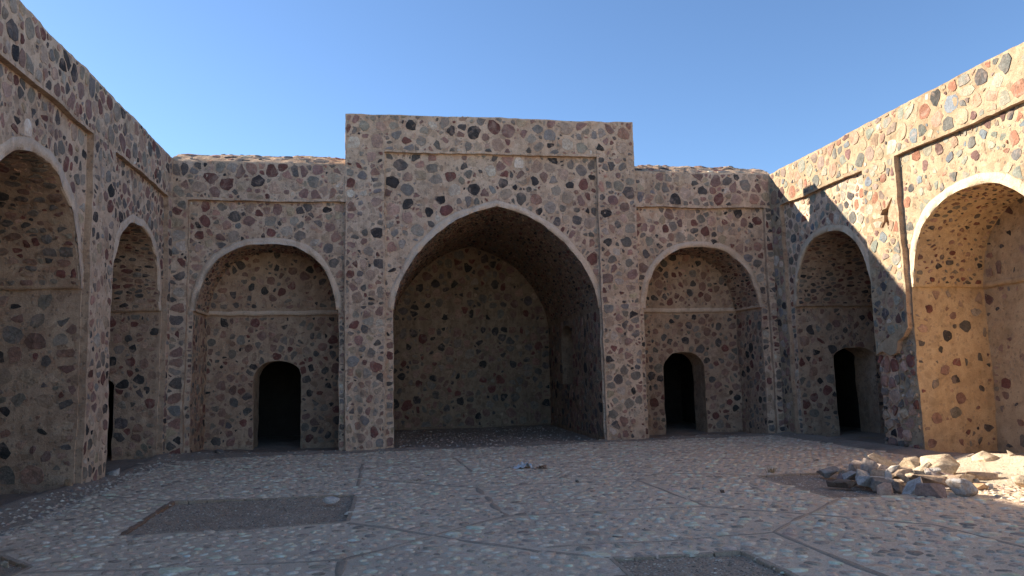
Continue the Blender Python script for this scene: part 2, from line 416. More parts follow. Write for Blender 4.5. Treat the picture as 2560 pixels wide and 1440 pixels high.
def place_pieces(items, parent, one, many, m, limit=300, smooth=False):
    """the pieces that show largest become objects of their own, the rest one joined part"""
    rank = []
    for k, (W, K, col, n) in enumerate(items):
        c = W[:2*K].mean(0); s = screen(c); v = 0.0
        if s and -30 < s[0] < 2590 and -30 < s[1] < 1470:
            q = [screen(w) for w in W[:K]]
            xy = np.array([(a[0], a[1]) for a in q]); x, y = xy[:, 0], xy[:, 1]
            v = 0.5*abs(np.dot(x, np.roll(y, 1))-np.dot(y, np.roll(x, 1)))
            if (np.asarray(EYE)-c) @ n <= 0 or not visible(c+n*0.4): v = 0.0
        rank.append(v)
    order = np.argsort(rank)[::-1]; single = [i for i in order[:limit] if rank[i] > 45]; ss = set(single)
    ploc = np.array(parent.location) if parent.parent is None else np.array(parent.location)+np.array(parent.parent.location)
    for i in single:
        W, K, col, n = items[i]; F = orient(W, stone_faces(K), np.tile(n, (len(W), 1))); loc = W[2*K]
        o = bpy.data.objects.new(one, piece_mesh(one, W, F, col, m, loc, smooth)); COL.objects.link(o)
        o.parent = parent; o.location = loc-ploc
    rest = [i for i in range(len(items)) if i not in ss]
    if rest:
        V, F, C, b = [], [], [], 0
        for i in rest:
            W, K, col, n = items[i]
            F += [tuple(x+b for x in q) for q in orient(W, stone_faces(K), np.tile(n, (len(W), 1)))]
            V.append(W); C.append(np.tile(col, (len(W), 1))); b += len(W)
        me = bpy.data.meshes.new(many); me.from_pydata((np.concatenate(V)-ploc).tolist(), [], F); me.materials.append(m)
        me.polygons.foreach_set('use_smooth', np.full(len(F), smooth)); set_tint(me, np.concatenate(C))
        o = bpy.data.objects.new(many, me); COL.objects.link(o); o.parent = parent; o['kind'] = 'stuff'
    return len(single), len(rest)

def thing(name, loc, label, cat, group=None):
    o = bpy.data.objects.new(name, None); COL.objects.link(o); o.location = loc; o.empty_display_size = 0.3
    o['label'] = label; o['category'] = cat; o['kind'] = 'thing'
    if group: o['group'] = group
    return o

# ------------------------------------------------------------------ niches
NICHE_ARCH = [(1.0, 0.0), (0.965, 0.21), (0.88, 0.48), (0.72, 0.735), (0.45, 0.922), (0.2, 0.988), (0.0, 1.0)]
PORTAL_ARCH = [(1.0, 0.0), (0.975, 0.15), (0.90, 0.33), (0.785, 0.505), (0.61, 0.70), (0.40, 0.852), (0.2, 0.945), (0.0, 1.0)]
DOOR_ARCH = [(1.0, 0.0), (0.86, 0.45), (0.55, 0.86), (0.25, 0.97), (0.0, 1.0)]
def arch(hw, zs, rise, prof, n=5):
    """points from the right spring over the crown to the left spring"""
    h = spline(prof, n); r = [(x*hw, zs+z*rise) for x, z in h]
    return np.array(r + [(-x, z) for x, z in r[::-1][1:]])

class Niche:
    """local frame: s along the wall, d into the wall, z up"""
    def __init__(s, frame, hw, zs, rise, depth, prof=NICHE_ARCH, widen=0.05, set_in=0.05, lower='clay', upper='clay', vault='clay'):
        s.frame, s.hw, s.zs, s.rise, s.depth, s.widen, s.set_in = frame, hw, zs, rise, depth, widen, set_in
        s.m = (lower, upper, vault)
        s.arch = resample(arch(hw, zs, rise, prof), 0.1, False)
        W = hw+widen
        s.opening = [(W, -0.25), (W, zs)] + s.arch.tolist() + [(-W, zs), (-W, -0.25)]
        fr = frame
        F = lambda a, d, z: fr(a, d, z)
        s.right = Patch(lambda u, v, h: F(W-h, u, v)); s.left = Patch(lambda u, v, h: F(-W+h, u, v))       # u = d, v = z
        s.back = Patch(lambda u, v, h: F(u, depth-h, v)); s.tymp = Patch(lambda u, v, h: F(u, depth-set_in-h, v))
        a = s.arch; t = np.gradient(a, axis=0); nn = np.stack([-t[:, 1], t[:, 0]], 1); nn /= np.linalg.norm(nn, axis=1)[:, None]
        mid = np.array([0, zs+rise*0.3]); nn *= np.sign(((mid-a)*nn).sum(1))[:, None]
        L = np.concatenate([[0], np.cumsum(np.linalg.norm(np.diff(a, axis=0), axis=1))]); s.len = L[-1]; s.L = L
        def vp(u, v, h):
            p = np.stack([np.interp(u, L, a[:, 0]), np.interp(u, L, a[:, 1])], 1); q = np.stack([np.interp(u, L, nn[:, 0]), np.interp(u, L, nn[:, 1])], 1)
            p = p+q*h[:, None]; return F(p[:, 0], v, p[:, 1])
        s.vault = Patch(vp)
    def build(s, name, parent, doors=(), alcove=None, sp=0.09):
        bd = Builder(); W = s.hw+s.widen; D, zs = s.depth, s.zs
        lower, upper, vm = s.m; ds = np.linspace(0, D, int(D/sp)+1)
        rect = [(0, -0.25), (D, -0.25), (D, zs), (0, zs)]
        holes = {k: [] for k in ('left', 'right', 'back')}
        for side, out, dep, room in doors: holes[side].append(out)
        fill(bd, s.right, rect, holes['right'], sp, lower); fill(bd, s.left, rect, holes['left'], sp, lower)
        fill(bd, s.back, [(-W, -0.25), (W, -0.25), (W, zs), (-W, zs)], holes['back'], sp, lower)
        fill(bd, s.tymp, s.arch, (), sp, upper)
        grid(bd, s.vault, s.L, ds, vm)
        if s.widen > 0.002:                                  # underside where the vault oversails the jambs
            for sg in (1, -1):
                grid(bd, Patch(lambda u, v, h: s.frame(sg*(s.hw+u*(W-s.hw)), v, np.full(len(u), zs)-h)), [0, 0.5, 1], ds, lower)
            us = np.linspace(-W, W, int(2*W/sp)+1)
            grid(bd, Patch(lambda u, v, h: s.frame(u, D-s.set_in+v*s.set_in, np.full(len(u), zs)-h)), us, [0, 1], lower)
        for side, out, dep, room in doors:
            pt = getattr(s, side); strip(bd, pt, out, 0.0, -dep, True, lower if room else 'shaded_clay')
            if room is None: fill(bd, pt, out, (), sp, 'room', h=-dep)  # alcove back painted near-black as shade
        o = bd.build(name, parent, tuple(parent.location))
        for side, out, dep, room in doors:
            if room is None: continue
            pt = getattr(s, side); a0, a1, z1, far = room; rb = Builder()
            rect = [(a0, -0.3), (a1, -0.3), (a1, z1), (a0, z1)]
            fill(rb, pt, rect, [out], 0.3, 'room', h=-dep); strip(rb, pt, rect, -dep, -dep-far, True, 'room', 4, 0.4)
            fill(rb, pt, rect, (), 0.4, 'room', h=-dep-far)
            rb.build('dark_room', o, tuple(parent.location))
        return o
    def band(s, parent, niche, width, thick=0.004, m='plaster', drop=0.0, h0=0.0):
        """the smooth plaster band round the arch, lying on the wall face"""
        a = s.arch; face = Patch(lambda u, v, h: s.frame(u, -h-h0, v))
        c = np.array([0, s.zs+s.rise*0.15]); t = np.gradient(a, axis=0); nn = np.stack([-t[:, 1], t[:, 0]], 1); nn /= np.linalg.norm(nn, axis=1)[:, None]
        nn *= np.sign(((a-c)*nn).sum(1))[:, None]
        w = width*(1+0.2*vnoise(np.stack([a[:, 0]*2.3, a[:, 1]*2.3, np.zeros(len(a))], 1), 9))
        rings = [(0.0, -0.03), (0.0, thick), (0.5, thick*1.25), (1.0, thick), (1.03, -0.02)]
        bd = Builder(); n = len(a)
        pts = [a+nn*(w*k)[:, None] for k, _ in rings]
        for k in pts: k[:, 1] = np.maximum(k[:, 1], s.zs-0.02)
        V = np.concatenate([face.w(p, np.full(n, h)) for p, (_, h) in zip(pts, rings)])
        F = [(j*n+i, j*n+i+1, (j+1)*n+i+1, (j+1)*n+i) for j in range(len(rings)-1) for i in range(n-1)]
        for i0 in (0, n-1): F.append(tuple(j*n+i0 for j in range(len(rings))))
        bd.add(V, orient(V, F, np.repeat(face.want(a[:1]), len(V), 0)), m)
        s.outer_band = pts[3]
        return bd.build('arch_band', niche, (0, 0, 0) if niche is None else tuple(parent.location), autosmooth=False)
    def ledge(s, parent, niche, z0=0.0, z1=0.10, out=0.008, m='plaster', sides=()):
        bd = Builder(); hw = s.hw+0.015
        def bar(pt, a0, a1, base):
            us = np.linspace(a0, a1, int((a1-a0)/0.1)+2); prof = [(s.zs+z0, base-0.03), (s.zs+z0, base+out), (s.zs+z1, base+out*0.8), (s.zs+z1+0.02, base-0.03)]
            n = len(us); V = np.concatenate([pt.w(np.stack([us, np.full(n, z)], 1), h) for z, h in prof])
            F = [(j*n+i, j*n+i+1, (j+1)*n+i+1, (j+1)*n+i) for j in range(3) for i in range(n-1)]
            bd.add(V, F, m)
        bar(s.tymp, -hw, hw, 0.0)
        for q in sides:
            bar(getattr(s, q), 0.03, s.depth-s.set_in, s.widen)
        return bd.build('ledge', niche, tuple(parent.location), autosmooth=False)
def door(c, hw, zs, rise): return [(c+hw, -0.25)] + [(c+x, z) for x, z in arch(hw, zs, rise, DOOR_ARCH, 3)] + [(c-hw, -0.25)]

# ------------------------------------------------------------------ the courtyard walls
XL, XR, YB = -4.55, 9.45, 17.05
REC = 0.10
back_frame = lambda c, y0: (lambda s, d, z: np.stack([c+np.asarray(s, float)+0*d, y0+np.asarray(d, float)+0*s, np.asarray(z, float)+0*s], 1))
left_frame = lambda c, x0: (lambda s, d, z: np.stack([x0-np.asarray(d, float)+0*s, c+np.asarray(s, float)+0*d, np.asarray(z, float)+0*s], 1))
right_frame = lambda c, x0: (lambda s, d, z: np.stack([x0+np.asarray(d, float)+0*s, c+np.asarray(s, float)+0*d, np.asarray(z, float)+0*s], 1))

def crest(bd, patch, u0, u1, z, depth=0.5, m='mortar', step=0.09):
    us = np.linspace(u0, u1, int((u1-u0)/step)+2)
    grid(bd, Patch(lambda u, v, h: patch.P(u, np.full(len(u), z)+h, -v)), us, np.linspace(0, depth, 6), m)
    grid(bd, Patch(lambda u, v, h: patch.P(u, v, np.full(len(u), -depth)-h)), us, np.linspace(z-1.6, z, 12), m)

WALLS = []
def finish(root, st): WALLS.append((root, st))

# --- left wall, in the shade
root = thing('courtyard_wall', (XL, 12.5, 0), 'shaded rubble stone wall with two arched niches along the left of the courtyard', 'wall')
face = plane((XL, 0, 0), (0, 1, 0), (0, 0, 1), (1, 0, 0)); rec = plane((XL-REC, 0, 0), (0, 1, 0), (0, 0, 1), (1, 0, 0))
ZT, ZF = 6.46, 5.57
frame_poly = [(6.8, -0.25), (9.3, -0.25), (9.3, ZF), (12.62, ZF), (12.62, -0.25), (13.62, -0.25), (13.62, ZF), (16.83, ZF), (16.83, -0.25), (17.09, -0.25), (17.09, ZT), (6.8, ZT)]
N1 = Niche(left_frame(11.0, XL-REC), 1.54, 3.08, 1.62, 1.6)
N2 = Niche(left_frame(15.28, XL-REC), 1.43, 3.07, 1.55, 2.4)
bd = Builder()
fill(bd, face, frame_poly)
for q in ([(9.3, -0.25), (9.3, ZF), (12.62, ZF), (12.62, -0.25)], [(13.62, -0.25), (13.62, ZF), (16.83, ZF), (16.83, -0.25)]): strip(bd, face, q, 0, -REC, m='clay')
def shift(o, c): return [(x+c, z) for x, z in o]
r1 = [(9.27, -0.25)] + shift(N1.opening[::-1], 11.0) + [(12.65, -0.25), (12.65, ZF+0.03), (9.27, ZF+0.03)]
r2 = [(13.59, -0.25)] + shift(N2.opening[::-1], 15.28) + [(16.86, -0.25), (16.86, ZF+0.03), (13.59, ZF+0.03)]
fill(bd, rec, r1); fill(bd, rec, r2); crest(bd, face, 6.8, 17.6, ZT)
bd.build('masonry', root, tuple(root.location))
n1 = N1.build('niche', root); N1.band(root, n1, 0.17); N1.ledge(root, n1, m='clay', sides=('right',))
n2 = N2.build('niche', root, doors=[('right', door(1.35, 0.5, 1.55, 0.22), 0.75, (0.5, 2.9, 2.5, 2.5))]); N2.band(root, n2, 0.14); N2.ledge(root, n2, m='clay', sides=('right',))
st = Stones()
st.cover(face, [(8.6, ZF+0.04), (17.0, ZF+0.04), (17.0, ZT-0.02), (8.6, ZT-0.02)], r=(0.07, 0.21), skip=0.06)
st.cover(face, [(12.66, 0.05), (13.58, 0.05), (13.58, ZF), (12.66, ZF)], r=(0.06, 0.17), skip=0.12, gap=0.055)
st.cover(face, [(16.84, 0.05), (17.05, 0.05), (17.05, ZF), (16.84, ZF)], r=(0.07, 0.13), skip=0.1)
def spandrel(niche, c, x0, x1, zf, st, rec, width, **kw):
    b = niche.outer_band; W = niche.hw+niche.widen
    low = np.concatenate([[(x1, 0.05)], [(c+W, 0.05), (c+W, niche.zs-0.02)], [(c+x, z) for x, z in b], [(c-W, niche.zs-0.02), (c-W, 0.05)], [(x0, 0.05)]])
    poly = np.concatenate([low, [(x0, zf), (x1, zf)]])
    st.cover(rec, poly, **kw)
spandrel(N1, 11.0, 9.34, 12.6, ZF, st, rec, 0.2, r=(0.06, 0.17), skip=0.1, gap=0.05)
spandrel(N2, 15.28, 13.64, 16.82, ZF, st, rec, 0.16, r=(0.055, 0.15), skip=0.1, gap=0.045)
def niche_stones(N, st, back_holes=(), lw=(0.07, 0.17), jambs=('left', 'right'), pal=INNER, up=None, gap=0.05, skip=0.12, vault=(0.07, 0.15), holes={}, vgap=0.05, vasp=0.5, lowz=0.08):
    W = N.hw+N.widen; up = up or lw
    st.cover(N.back, [(-W, lowz), (W, lowz), (W, N.zs-0.04), (-W, N.zs-0.04)], back_holes, r=lw, gap=gap, pal=pal, skip=skip, proud=0.009)
    a = N.arch.copy(); a[:, 0] *= 0.97; a[:, 1] = N.zs+0.16+(a[:, 1]-N.zs)*0.92
    st.cover(N.tymp, a, r=up, gap=gap, pal=pal, skip=skip, proud=0.009)
    for j in jambs:
        st.cover(getattr(N, j), [(0.03, lowz), (N.depth-0.03, lowz), (N.depth-0.03, N.zs-0.05), (0.03, N.zs-0.05)], holes.get(j, ()), r=lw, gap=gap, pal=pal, skip=skip, proud=0.009)
    st.cover(N.vault, [(0.05, 0.05), (N.len-0.05, 0.05), (N.len-0.05, N.depth-0.08), (0.05, N.depth-0.08)], r=vault, gap=vgap, pal=pal, skip=skip, aspect=vasp, proud=0.012, dens=1.0)
niche_stones(N1, st, lw=(0.08, 0.2), jambs=('right',), gap=0.07, skip=0.12, vault=(0.08, 0.16), vasp=0.7, lowz=0.1)
niche_stones(N2, st, lw=(0.07, 0.16), jambs=('right',), holes={'right': [door(1.35, 0.5, 1.55, 0.22)]})
finish(root, st)

# --- left wing of the back wall
def wing(name_label, x0, x1, xa, xb, zt, zf, N, c, dr, room, vis):
    root = thing('wing_wall', ((x0+x1)/2, YB, 0), name_label, 'wall')
    face = plane((0, YB, 0), (1, 0, 0), (0, 0, 1), (0, -1, 0)); rec = plane((0, YB+REC, 0), (1, 0, 0), (0, 0, 1), (0, -1, 0))
    bd = Builder()
    if xa-x0 > 0.1: poly = [(x0, -0.25), (xa, -0.25), (xa, zf), (xb, zf), (xb, zt), (x0, zt)]; line = [(xa, -0.25), (xa, zf), (xb, zf)]
    else: poly = [(xa, zf), (xb, zf), (xb, -0.25), (x1, -0.25), (x1, zt), (xa, zt)]; line = [(xa, zf), (xb, zf), (xb, -0.25)]
    fill(bd, face, poly); strip(bd, face, line, 0, -REC, m='clay')
    r = [(xa-0.03, -0.25)] + shift(N.opening[::-1], c) + [(xb+0.03, -0.25), (xb+0.03, zf+0.03), (xa-0.03, zf+0.03)]
    fill(bd, rec, r)
    bd.build('masonry', root, tuple(root.location))
    n = N.build('niche', root, doors=[('back', dr, 0.78, room)]); N.band(root, n, 0.13); N.ledge(root, n, sides=('left', 'right'))
    # broken rubble crest above the front edge
    cb = Builder(); us = np.linspace(x0, x1, int((x1-x0)/0.05)+1); vv = np.linspace(0, 1, 14)
    def cp(u, v, h):
        y = YB+v*0.85; lump = vnoise(np.stack([u*3.1, v*2.0, u*0], 1), 21)*0.022+vnoise(np.stack([u*9.0, v*5.0, u*0], 1), 22)*0.014
        z = zt+0.30*np.clip(v/0.62, 0, 1)**0.9*(1+0*u)+lump*np.clip(v*5, 0, 1)-np.clip(v-0.7, 0, 1)*1.2
        return np.stack([u, y, z+h], 1)
    grid(cb, Patch(cp), us, vv, 'clay'); cb.build('rubble_crest', root, tuple(root.location))
    st = Stones()
    st.cover(face, [(x0+0.03, zf+0.04), (x1-0.03, zf+0.04), (x1-0.03, zt-0.01), (x0+0.03, zt-0.01)], r=(0.07, 0.2), skip=0.06)
    px = (x0+0.02, xa-0.02) if xa-x0 > 0.1 else (xb+0.02, x1-0.02)
    st.cover(face, [(px[0], 0.05), (px[1], 0.05), (px[1], zf), (px[0], zf)], r=(0.07, 0.16), skip=0.1)
    spandrel(N, c, xa+0.02, xb-0.02, zf, st, rec, 0.17, r=(0.06, 0.17), skip=0.1)
    niche_stones(N, st, [dr], jambs=vis, lw=(0.06, 0.16), gap=0.05)
    st.cover(Patch(cp), [(x0+0.05, 0.05), (x1-0.05, 0.05), (x1-0.05, 0.68), (x0+0.05, 0.68)], r=(0.05, 0.14), gap=0.06, skip=0.15, proud=0.012, aspect=1.8)
    finish(root, st)
    return root
dLB = door(0.065, 0.54, 1.68, 0.36); dRB = door(-0.015, 0.56, 1.70, 0.36)
NLB = Niche(back_frame(-2.55, YB+REC), 1.5, 3.1, 1.5, 1.32); NRB = Niche(back_frame(7.58, YB+REC), 1.45, 3.08, 1.5, 1.32)
wing('low wing wall in the left back corner with one wide niche and black doorway', XL-0.03, -0.86, -4.22, -0.86, 6.42, 5.55, NLB, -2.55, dLB, (-1.4, 1.4, 2.6, 3.0), ('left',))
wing('low wing wall right of the tall portal with one wide niche and black doorway', 5.96, XR+0.03, 5.96, 9.27, 6.40, 5.53, NRB, 7.58, dRB, (-1.4, 1.4, 2.6, 3.0), ('right',))

# --- tall portal
root = thing('portal', (2.55, YB, 0), 'tall stone portal with a deep pointed arch in the middle of the back wall', 'portal')
YP = YB-0.03; ZP = 7.6; ZPF = 6.72; PX0, PX1, QX0, QX1 = -0.86, 5.96, 0.0, 5.03
face = plane((0, YP, 0), (1, 0, 0), (0, 0, 1), (0, -1, 0)); rec = plane((0, YP+REC, 0), (1, 0, 0), (0, 0, 1), (0, -1, 0))
NP = Niche(back_frame(2.585, YP+REC), 2.39, 3.1, 2.42, 5.7, PORTAL_ARCH, widen=0.012, set_in=0.012, lower='shaded_clay', upper='shaded_clay', vault='shaded_clay')
bd = Builder()
fill(bd, face, [(PX0, -0.25), (QX0, -0.25), (QX0, ZPF), (QX1, ZPF), (QX1, -0.25), (PX1, -0.25), (PX1, ZP), (PX0, ZP)])
strip(bd, face, [(QX0, -0.25), (QX0, ZPF), (QX1, ZPF), (QX1, -0.25)], 0, -REC)
fill(bd, rec, [(QX0-0.03, -0.25)] + shift(NP.opening[::-1], 2.585) + [(QX1+0.03, -0.25), (QX1+0.03, ZPF+0.03), (QX0-0.03, ZPF+0.03)])
strip(bd, face, [(PX0, -0.25), (PX0, ZP)], 0, -0.5); strip(bd, face, [(PX1, -0.25), (PX1, ZP)], 0, -0.5)
crest(bd, face, PX0, PX1, ZP, 0.48)
bd.build('masonry', root, tuple(root.location))
alc = [(4.0, 1.28)] + [(3.35+x, z) for x, z in arch(0.65, 2.55, 0.35, DOOR_ARCH, 3)] + [(2.7, 1.28)]
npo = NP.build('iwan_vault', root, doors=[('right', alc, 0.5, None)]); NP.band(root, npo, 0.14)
st = Stones()
st.cover(face, [(PX0+0.02, ZPF+0.04), (PX1-0.02, ZPF+0.04), (PX1-0.02, ZP-0.01), (PX0+0.02, ZP-0.01)], r=(0.07, 0.22), skip=0.05, gap=0.05)
for a, b in ((PX0+0.02, QX0-0.02), (QX1+0.02, PX1-0.02)):
    st.cover(face, [(a, 3.2), (b, 3.2), (b, ZPF), (a, ZPF)], r=(0.06, 0.19), skip=0.06, gap=0.045)
    st.cover(face, [(a, 0.05), (b, 0.05), (b, 3.2), (a, 3.2)], r=(0.06, 0.17), skip=0.05, gap=0.04)
spandrel(NP, 2.585, QX0+0.02, QX1-0.02, ZPF, st, rec, 0.16, r=(0.065, 0.21), skip=0.07, gap=0.05)
niche_stones(NP, st, jambs=('right',), lw=(0.09, 0.2), gap=0.055, skip=0.1, vault=(0.08, 0.17), vgap=0.06, vasp=0.4, holes={'right': [alc]})
finish(root, st)

# --- right wall, mostly in the sun
root = thing('courtyard_wall', (XR, 12.5, 0), 'sunlit rubble stone wall with two arched niches along the right of the courtyard', 'wall')
face = plane((XR, 0, 0), (0, 1, 0), (0, 0, 1), (-1, 0, 0)); rec = plane((XR+REC, 0, 0), (0, 1, 0), (0, 0, 1), (-1, 0, 0))
ZT, ZF = 6.37, 5.49
N3 = Niche(right_frame(10.83, XR+REC), 1.5, 3.0, 1.5, 1.5, lower='bounce_clay', upper='bounce_clay', vault='bounce_clay')
N4 = Niche(right_frame(14.93, XR+REC), 1.41, 3.03, 1.5, 2.2, widen=0.07)
crack = [(12.552, 4.741), (12.632, 4.683), (12.744, 4.568), (12.872, 4.554), (12.928, 4.467), (12.824, 4.439), (12.840, 4.338), (12.952, 4.208), (12.872, 4.208), (12.784, 4.295), (12.728, 4.136), (12.704, 4.280), (12.736, 4.410), (12.680, 4.525), (12.568, 4.669)]
low_edge = [(12.42, 2.28), (12.56, 2.12), (12.74, 2.02), (12.80, 1.82), (13.0, 1.78), (13.2, 1.86), (13.40, 1.80)]
frame_poly = [(6.8, -0.25), (9.2, -0.25), (9.2, ZF), (12.42, ZF)] + low_edge + [(13.40, ZF), (16.58, ZF), (16.58, -0.25), (17.09, -0.25), (17.09, ZT), (6.8, ZT)]
bd = Builder()
fill(bd, face, frame_poly, [crack], m='sunlit_mortar')
strip(bd, face, crack, 0, -0.14, True, 'clay'); fill(bd, face, crack, (), 0.06, 'shaded_clay', h=-0.14)  # crack bottom takes the darkened clay as painted shade
strip(bd, face, [(9.2, -0.25), (9.2, ZF), (12.42, ZF)] + low_edge + [(13.40, ZF), (16.58, ZF), (16.58, -0.25)], 0, -REC, m='clay')
r1 = [(9.17, -0.25)] + shift(N3.opening[::-1], 10.83) + [(12.95, -0.25), (12.95, 2.35), (12.45, 2.35), (12.45, ZF+0.03), (9.17, ZF+0.03)]
r2 = [(12.95, -0.25)] + shift(N4.opening[::-1], 14.93) + [(16.61, -0.25), (16.61, ZF+0.03), (13.37, ZF+0.03), (13.37, 2.35), (12.95, 2.35)]
fill(bd, rec, r1, m='sunlit_mortar'); fill(bd, rec, r2, m='mortar'); crest(bd, face, 6.8, 17.6, ZT, m='sunlit_mortar')
bd.build('masonry', root, tuple(root.location))
n3 = N3.build('niche', root); N3.band(root, n3, 0.16, m='sunlit_plaster'); N3.ledge(root, n3, m='bounce_clay', sides=('right',))
dR = door(1.45, 0.54, 1.84, 0.2)
n4 = N4.build('niche', root, doors=[('right', dR, 0.8, (0.55, 2.6, 2.5, 2.5))]); N4.band(root, n4, 0.13, m='sunlit_plaster'); N4.ledge(root, n4, z1=0.03, m='clay', sides=('right',))
st = Stones()
st.cover(face, [(8.4, ZF+0.04), (17.0, ZF+0.04), (17.0, ZT-0.02), (8.4, ZT-0.02)], r=(0.07, 0.21), skip=0.05, pal=SUN_TONED)
st.cover(face, [(12.46, 2.35), (13.38, 1.9), (13.38, ZF), (12.46, ZF)], [crack], r=(0.06, 0.17), skip=0.07, pal=SUN_TONED)
st.cover(rec, [(12.42, 0.05), (13.46, 0.05), (13.46, 1.8), (12.85, 1.8), (12.42, 2.2)], r=(0.06, 0.2), skip=0.05, gap=0.03, proud=0.03)
st.cover(face, [(16.6, 0.05), (17.05, 0.05), (17.05, ZF), (16.6, ZF)], r=(0.07, 0.15), skip=0.1)
spandrel(N3, 10.83, 9.24, 12.40, ZF, st, rec, 0.2, r=(0.06, 0.16), skip=0.1, gap=0.055, pal=SUN_TONED)
spandrel(N4, 14.93, 13.42, 16.56, ZF, st, rec, 0.16, r=(0.06, 0.16), skip=0.1, pal=SUN_TONED)
niche_stones(N3, st, lw=(0.07, 0.17), jambs=('right',), gap=0.13, skip=0.15, vault=(0.05, 0.11), vgap=0.07, vasp=0.75)
niche_stones(N4, st, lw=(0.07, 0.17), jambs=('right',), gap=0.06, holes={'right': [dR]})
finish(root, st)

# --- unseen side walls cut short; court left open so sunlit ground lifts the shade
bd = Builder()
fill(bd, plane((XL, 0, 0), (0, 1, 0), (0, 0, 1), (1, 0, 0)), [(4, -0.25), (6.82, -0.25), (6.82, 6.46), (4, 6.46)], (), 0.25)
fill(bd, plane((XR, 0, 0), (0, 1, 0), (0, 0, 1), (-1, 0, 0)), [(4, -0.25), (6.82, -0.25), (6.82, 6.37), (4, 6.37)], (), 0.25, 'sunlit_mortar')
for x0, x1 in ((-8.4, XL), (XR, 13.4)): fill(bd, plane((0, 4, 0), (1, 0, 0), (0, 0, 1), (0, -1, 0)), [(x0, -0.25), (x1, -0.25), (x1, 6.37), (x0, 6.37)], (), 0.3)
o = bd.build('unseen_wall_end', None, (0, 0, 0)); o['kind'] = 'structure'

# unseen roofing and outer walls, added to stop sun leaking into the niches
bd = Builder()
def slab_box(x0, x1, y0, y1, z0, z1, m='clay'):
    V = [(x, y, z) for z in (z0, z1) for y in (y0, y1) for x in (x0, x1)]
    bd.add(V, [(0, 2, 3, 1), (4, 5, 7, 6), (0, 1, 5, 4), (2, 6, 7, 3), (0, 4, 6, 2), (1, 3, 7, 5)], m)
slab_box(-8.2, 13.2, 17.62, 23.9, 5.78, 6.0); slab_box(-8.2, -5.18, 4.02, 17.60, 5.78, 6.0); slab_box(10.08, 13.2, 4.02, 17.60, 5.78, 6.0)
slab_box(-8.2, 13.2, 23.9, 24.3, -0.3, 6.3); slab_box(-8.6, -8.2, 4.02, 24.3, -0.3, 6.3); slab_box(13.2, 13.6, 4.02, 24.3, -0.3, 6.3)
o = bd.build('sun_blocking_roof', None, (0, 0, 0), smooth=False); o['kind'] = 'structure'

BVH = BVHTree.FromPolygons([tuple(q) for q in np.concatenate(ALL_TRIS_V)], ALL_TRIS_F)
for root, st in WALLS:
    print('STONES', root.name, len(st.items), place_pieces(st.items, root, 'stone', 'small_stones', M['stone'], 300))

# ------------------------------------------------------------------ ground
def sheet(name, xs, ys, zf, m, kind='structure'):
    a, b = np.meshgrid(xs, ys); p = np.stack([a.ravel(), b.ravel()], 1); n = len(xs)
    V = np.stack([p[:, 0], p[:, 1], zf(p[:, 0], p[:, 1])], 1)
    F = [(j*n+i, j*n+i+1, (j+1)*n+i+1, (j+1)*n+i) for j in range(len(ys)-1) for i in range(n-1)]
    bd = Builder(); bd.add(V, F, m); o = bd.build(name, occ=False, autosmooth=False); o['kind'] = kind; return o
BEDS = [((-2.75, 8.83), (-0.44, 8.85), (-0.42, 10.90), (-2.80, 11.0)), ((1.93, 4.2), (3.12, 4.2), (3.10, 6.46), (1.93, 6.48)),
        ((5.42, 8.64), (7.60, 8.60), (7.62, 10.72), (5.50, 10.80)), ((-5.2, 5.9), (-3.15, 5.9), (-3.13, 7.55), (-3.9, 8.45))]
SEAMS = [((-0.42, 14.6), (-0.40, 11.7), .07), ((1.31, 14.9), (1.41, 12.7), .07), ((1.29, 10.95), (1.34, 8.69), .10), ((1.34, 8.69), (3.7, 8.6), .05),
         ((3.7, 8.63), (3.68, 11.15), .07), ((1.29, 10.95), (3.66, 11.1), .05), ((-0.41, 8.74), (1.36, 6.86), .07), ((1.34, 8.69), (-0.37, 7.05), .07),
         ((3.7, 8.63), (5.42, 7.0), .06), ((5.38, 8.58), (3.73, 7.1), .08), ((3.73, 7.1), (1.45, 7.0), .06), ((3.73, 7.1), (3.80, 4.6), .08),
         ((5.42, 7.0), (5.5, 4.6), .07), ((1.27, 10.95), (-0.25, 12.4), .05), ((-2.83, 11.05), (-4.2, 12.0), .05), ((-3.05, 7.25), (-0.37, 7.07), .06),
         ((-0.37, 7.0), (-0.42, 4.6), .08), ((1.42, 6.86), (1.9, 6.5), .06), ((5.45, 10.88), (3.75, 11.9), .05)]
def earth_z(x, y):
    q = np.stack([x*1.1, y*1.1, x*0], 1); n = vnoise(q, 41)*0.5+vnoise(q*3.3, 42)*0.3+vnoise(q*9, 43)*0.12
    dl = x-XL; db = YB-y; dr = XR-x
    def rise(d, wdt, top): return top*np.clip(1-np.maximum(d, 0)/wdt, 0, 1)**1.3
    h = np.maximum.reduce([rise(dl, 0.62, 0.13), rise(db, 0.6, 0.10), rise(dr, 0.9, 0.14)])
    near = np.clip((13.2-y)/1.5, 0, 1); h = h + near*rise(dl, 0.9, 0.08)
    inn = (x < XL-0.1) | (x > XR+0.1) | (y > YB+0.12)
    corner = np.clip(1-np.hypot((x-XL)*0.8, y-17.6)/1.9, 0, 1)*0.13
    h = np.where(inn, np.maximum(h*0.3, 0.05), h) + corner + np.where(y > 18.2, 0.03*np.clip((y-18.2)/3, 0, 1), 0)
    lit = np.clip(1-np.hypot((x-9.2)/2.3, (y-9.6)/2.6), 0, 1)*0.14
    return h+lit-0.062+n*0.045
xs = np.concatenate([np.arange(-8.0, -3.2, 0.07), np.arange(-3.2, 7.0, 0.16), np.arange(7.0, 12.3, 0.07)])
ys = np.concatenate([np.arange(-2.0, 15.6, 0.1), np.arange(15.6, 19.5, 0.07), np.arange(19.5, 23.3, 0.12)])
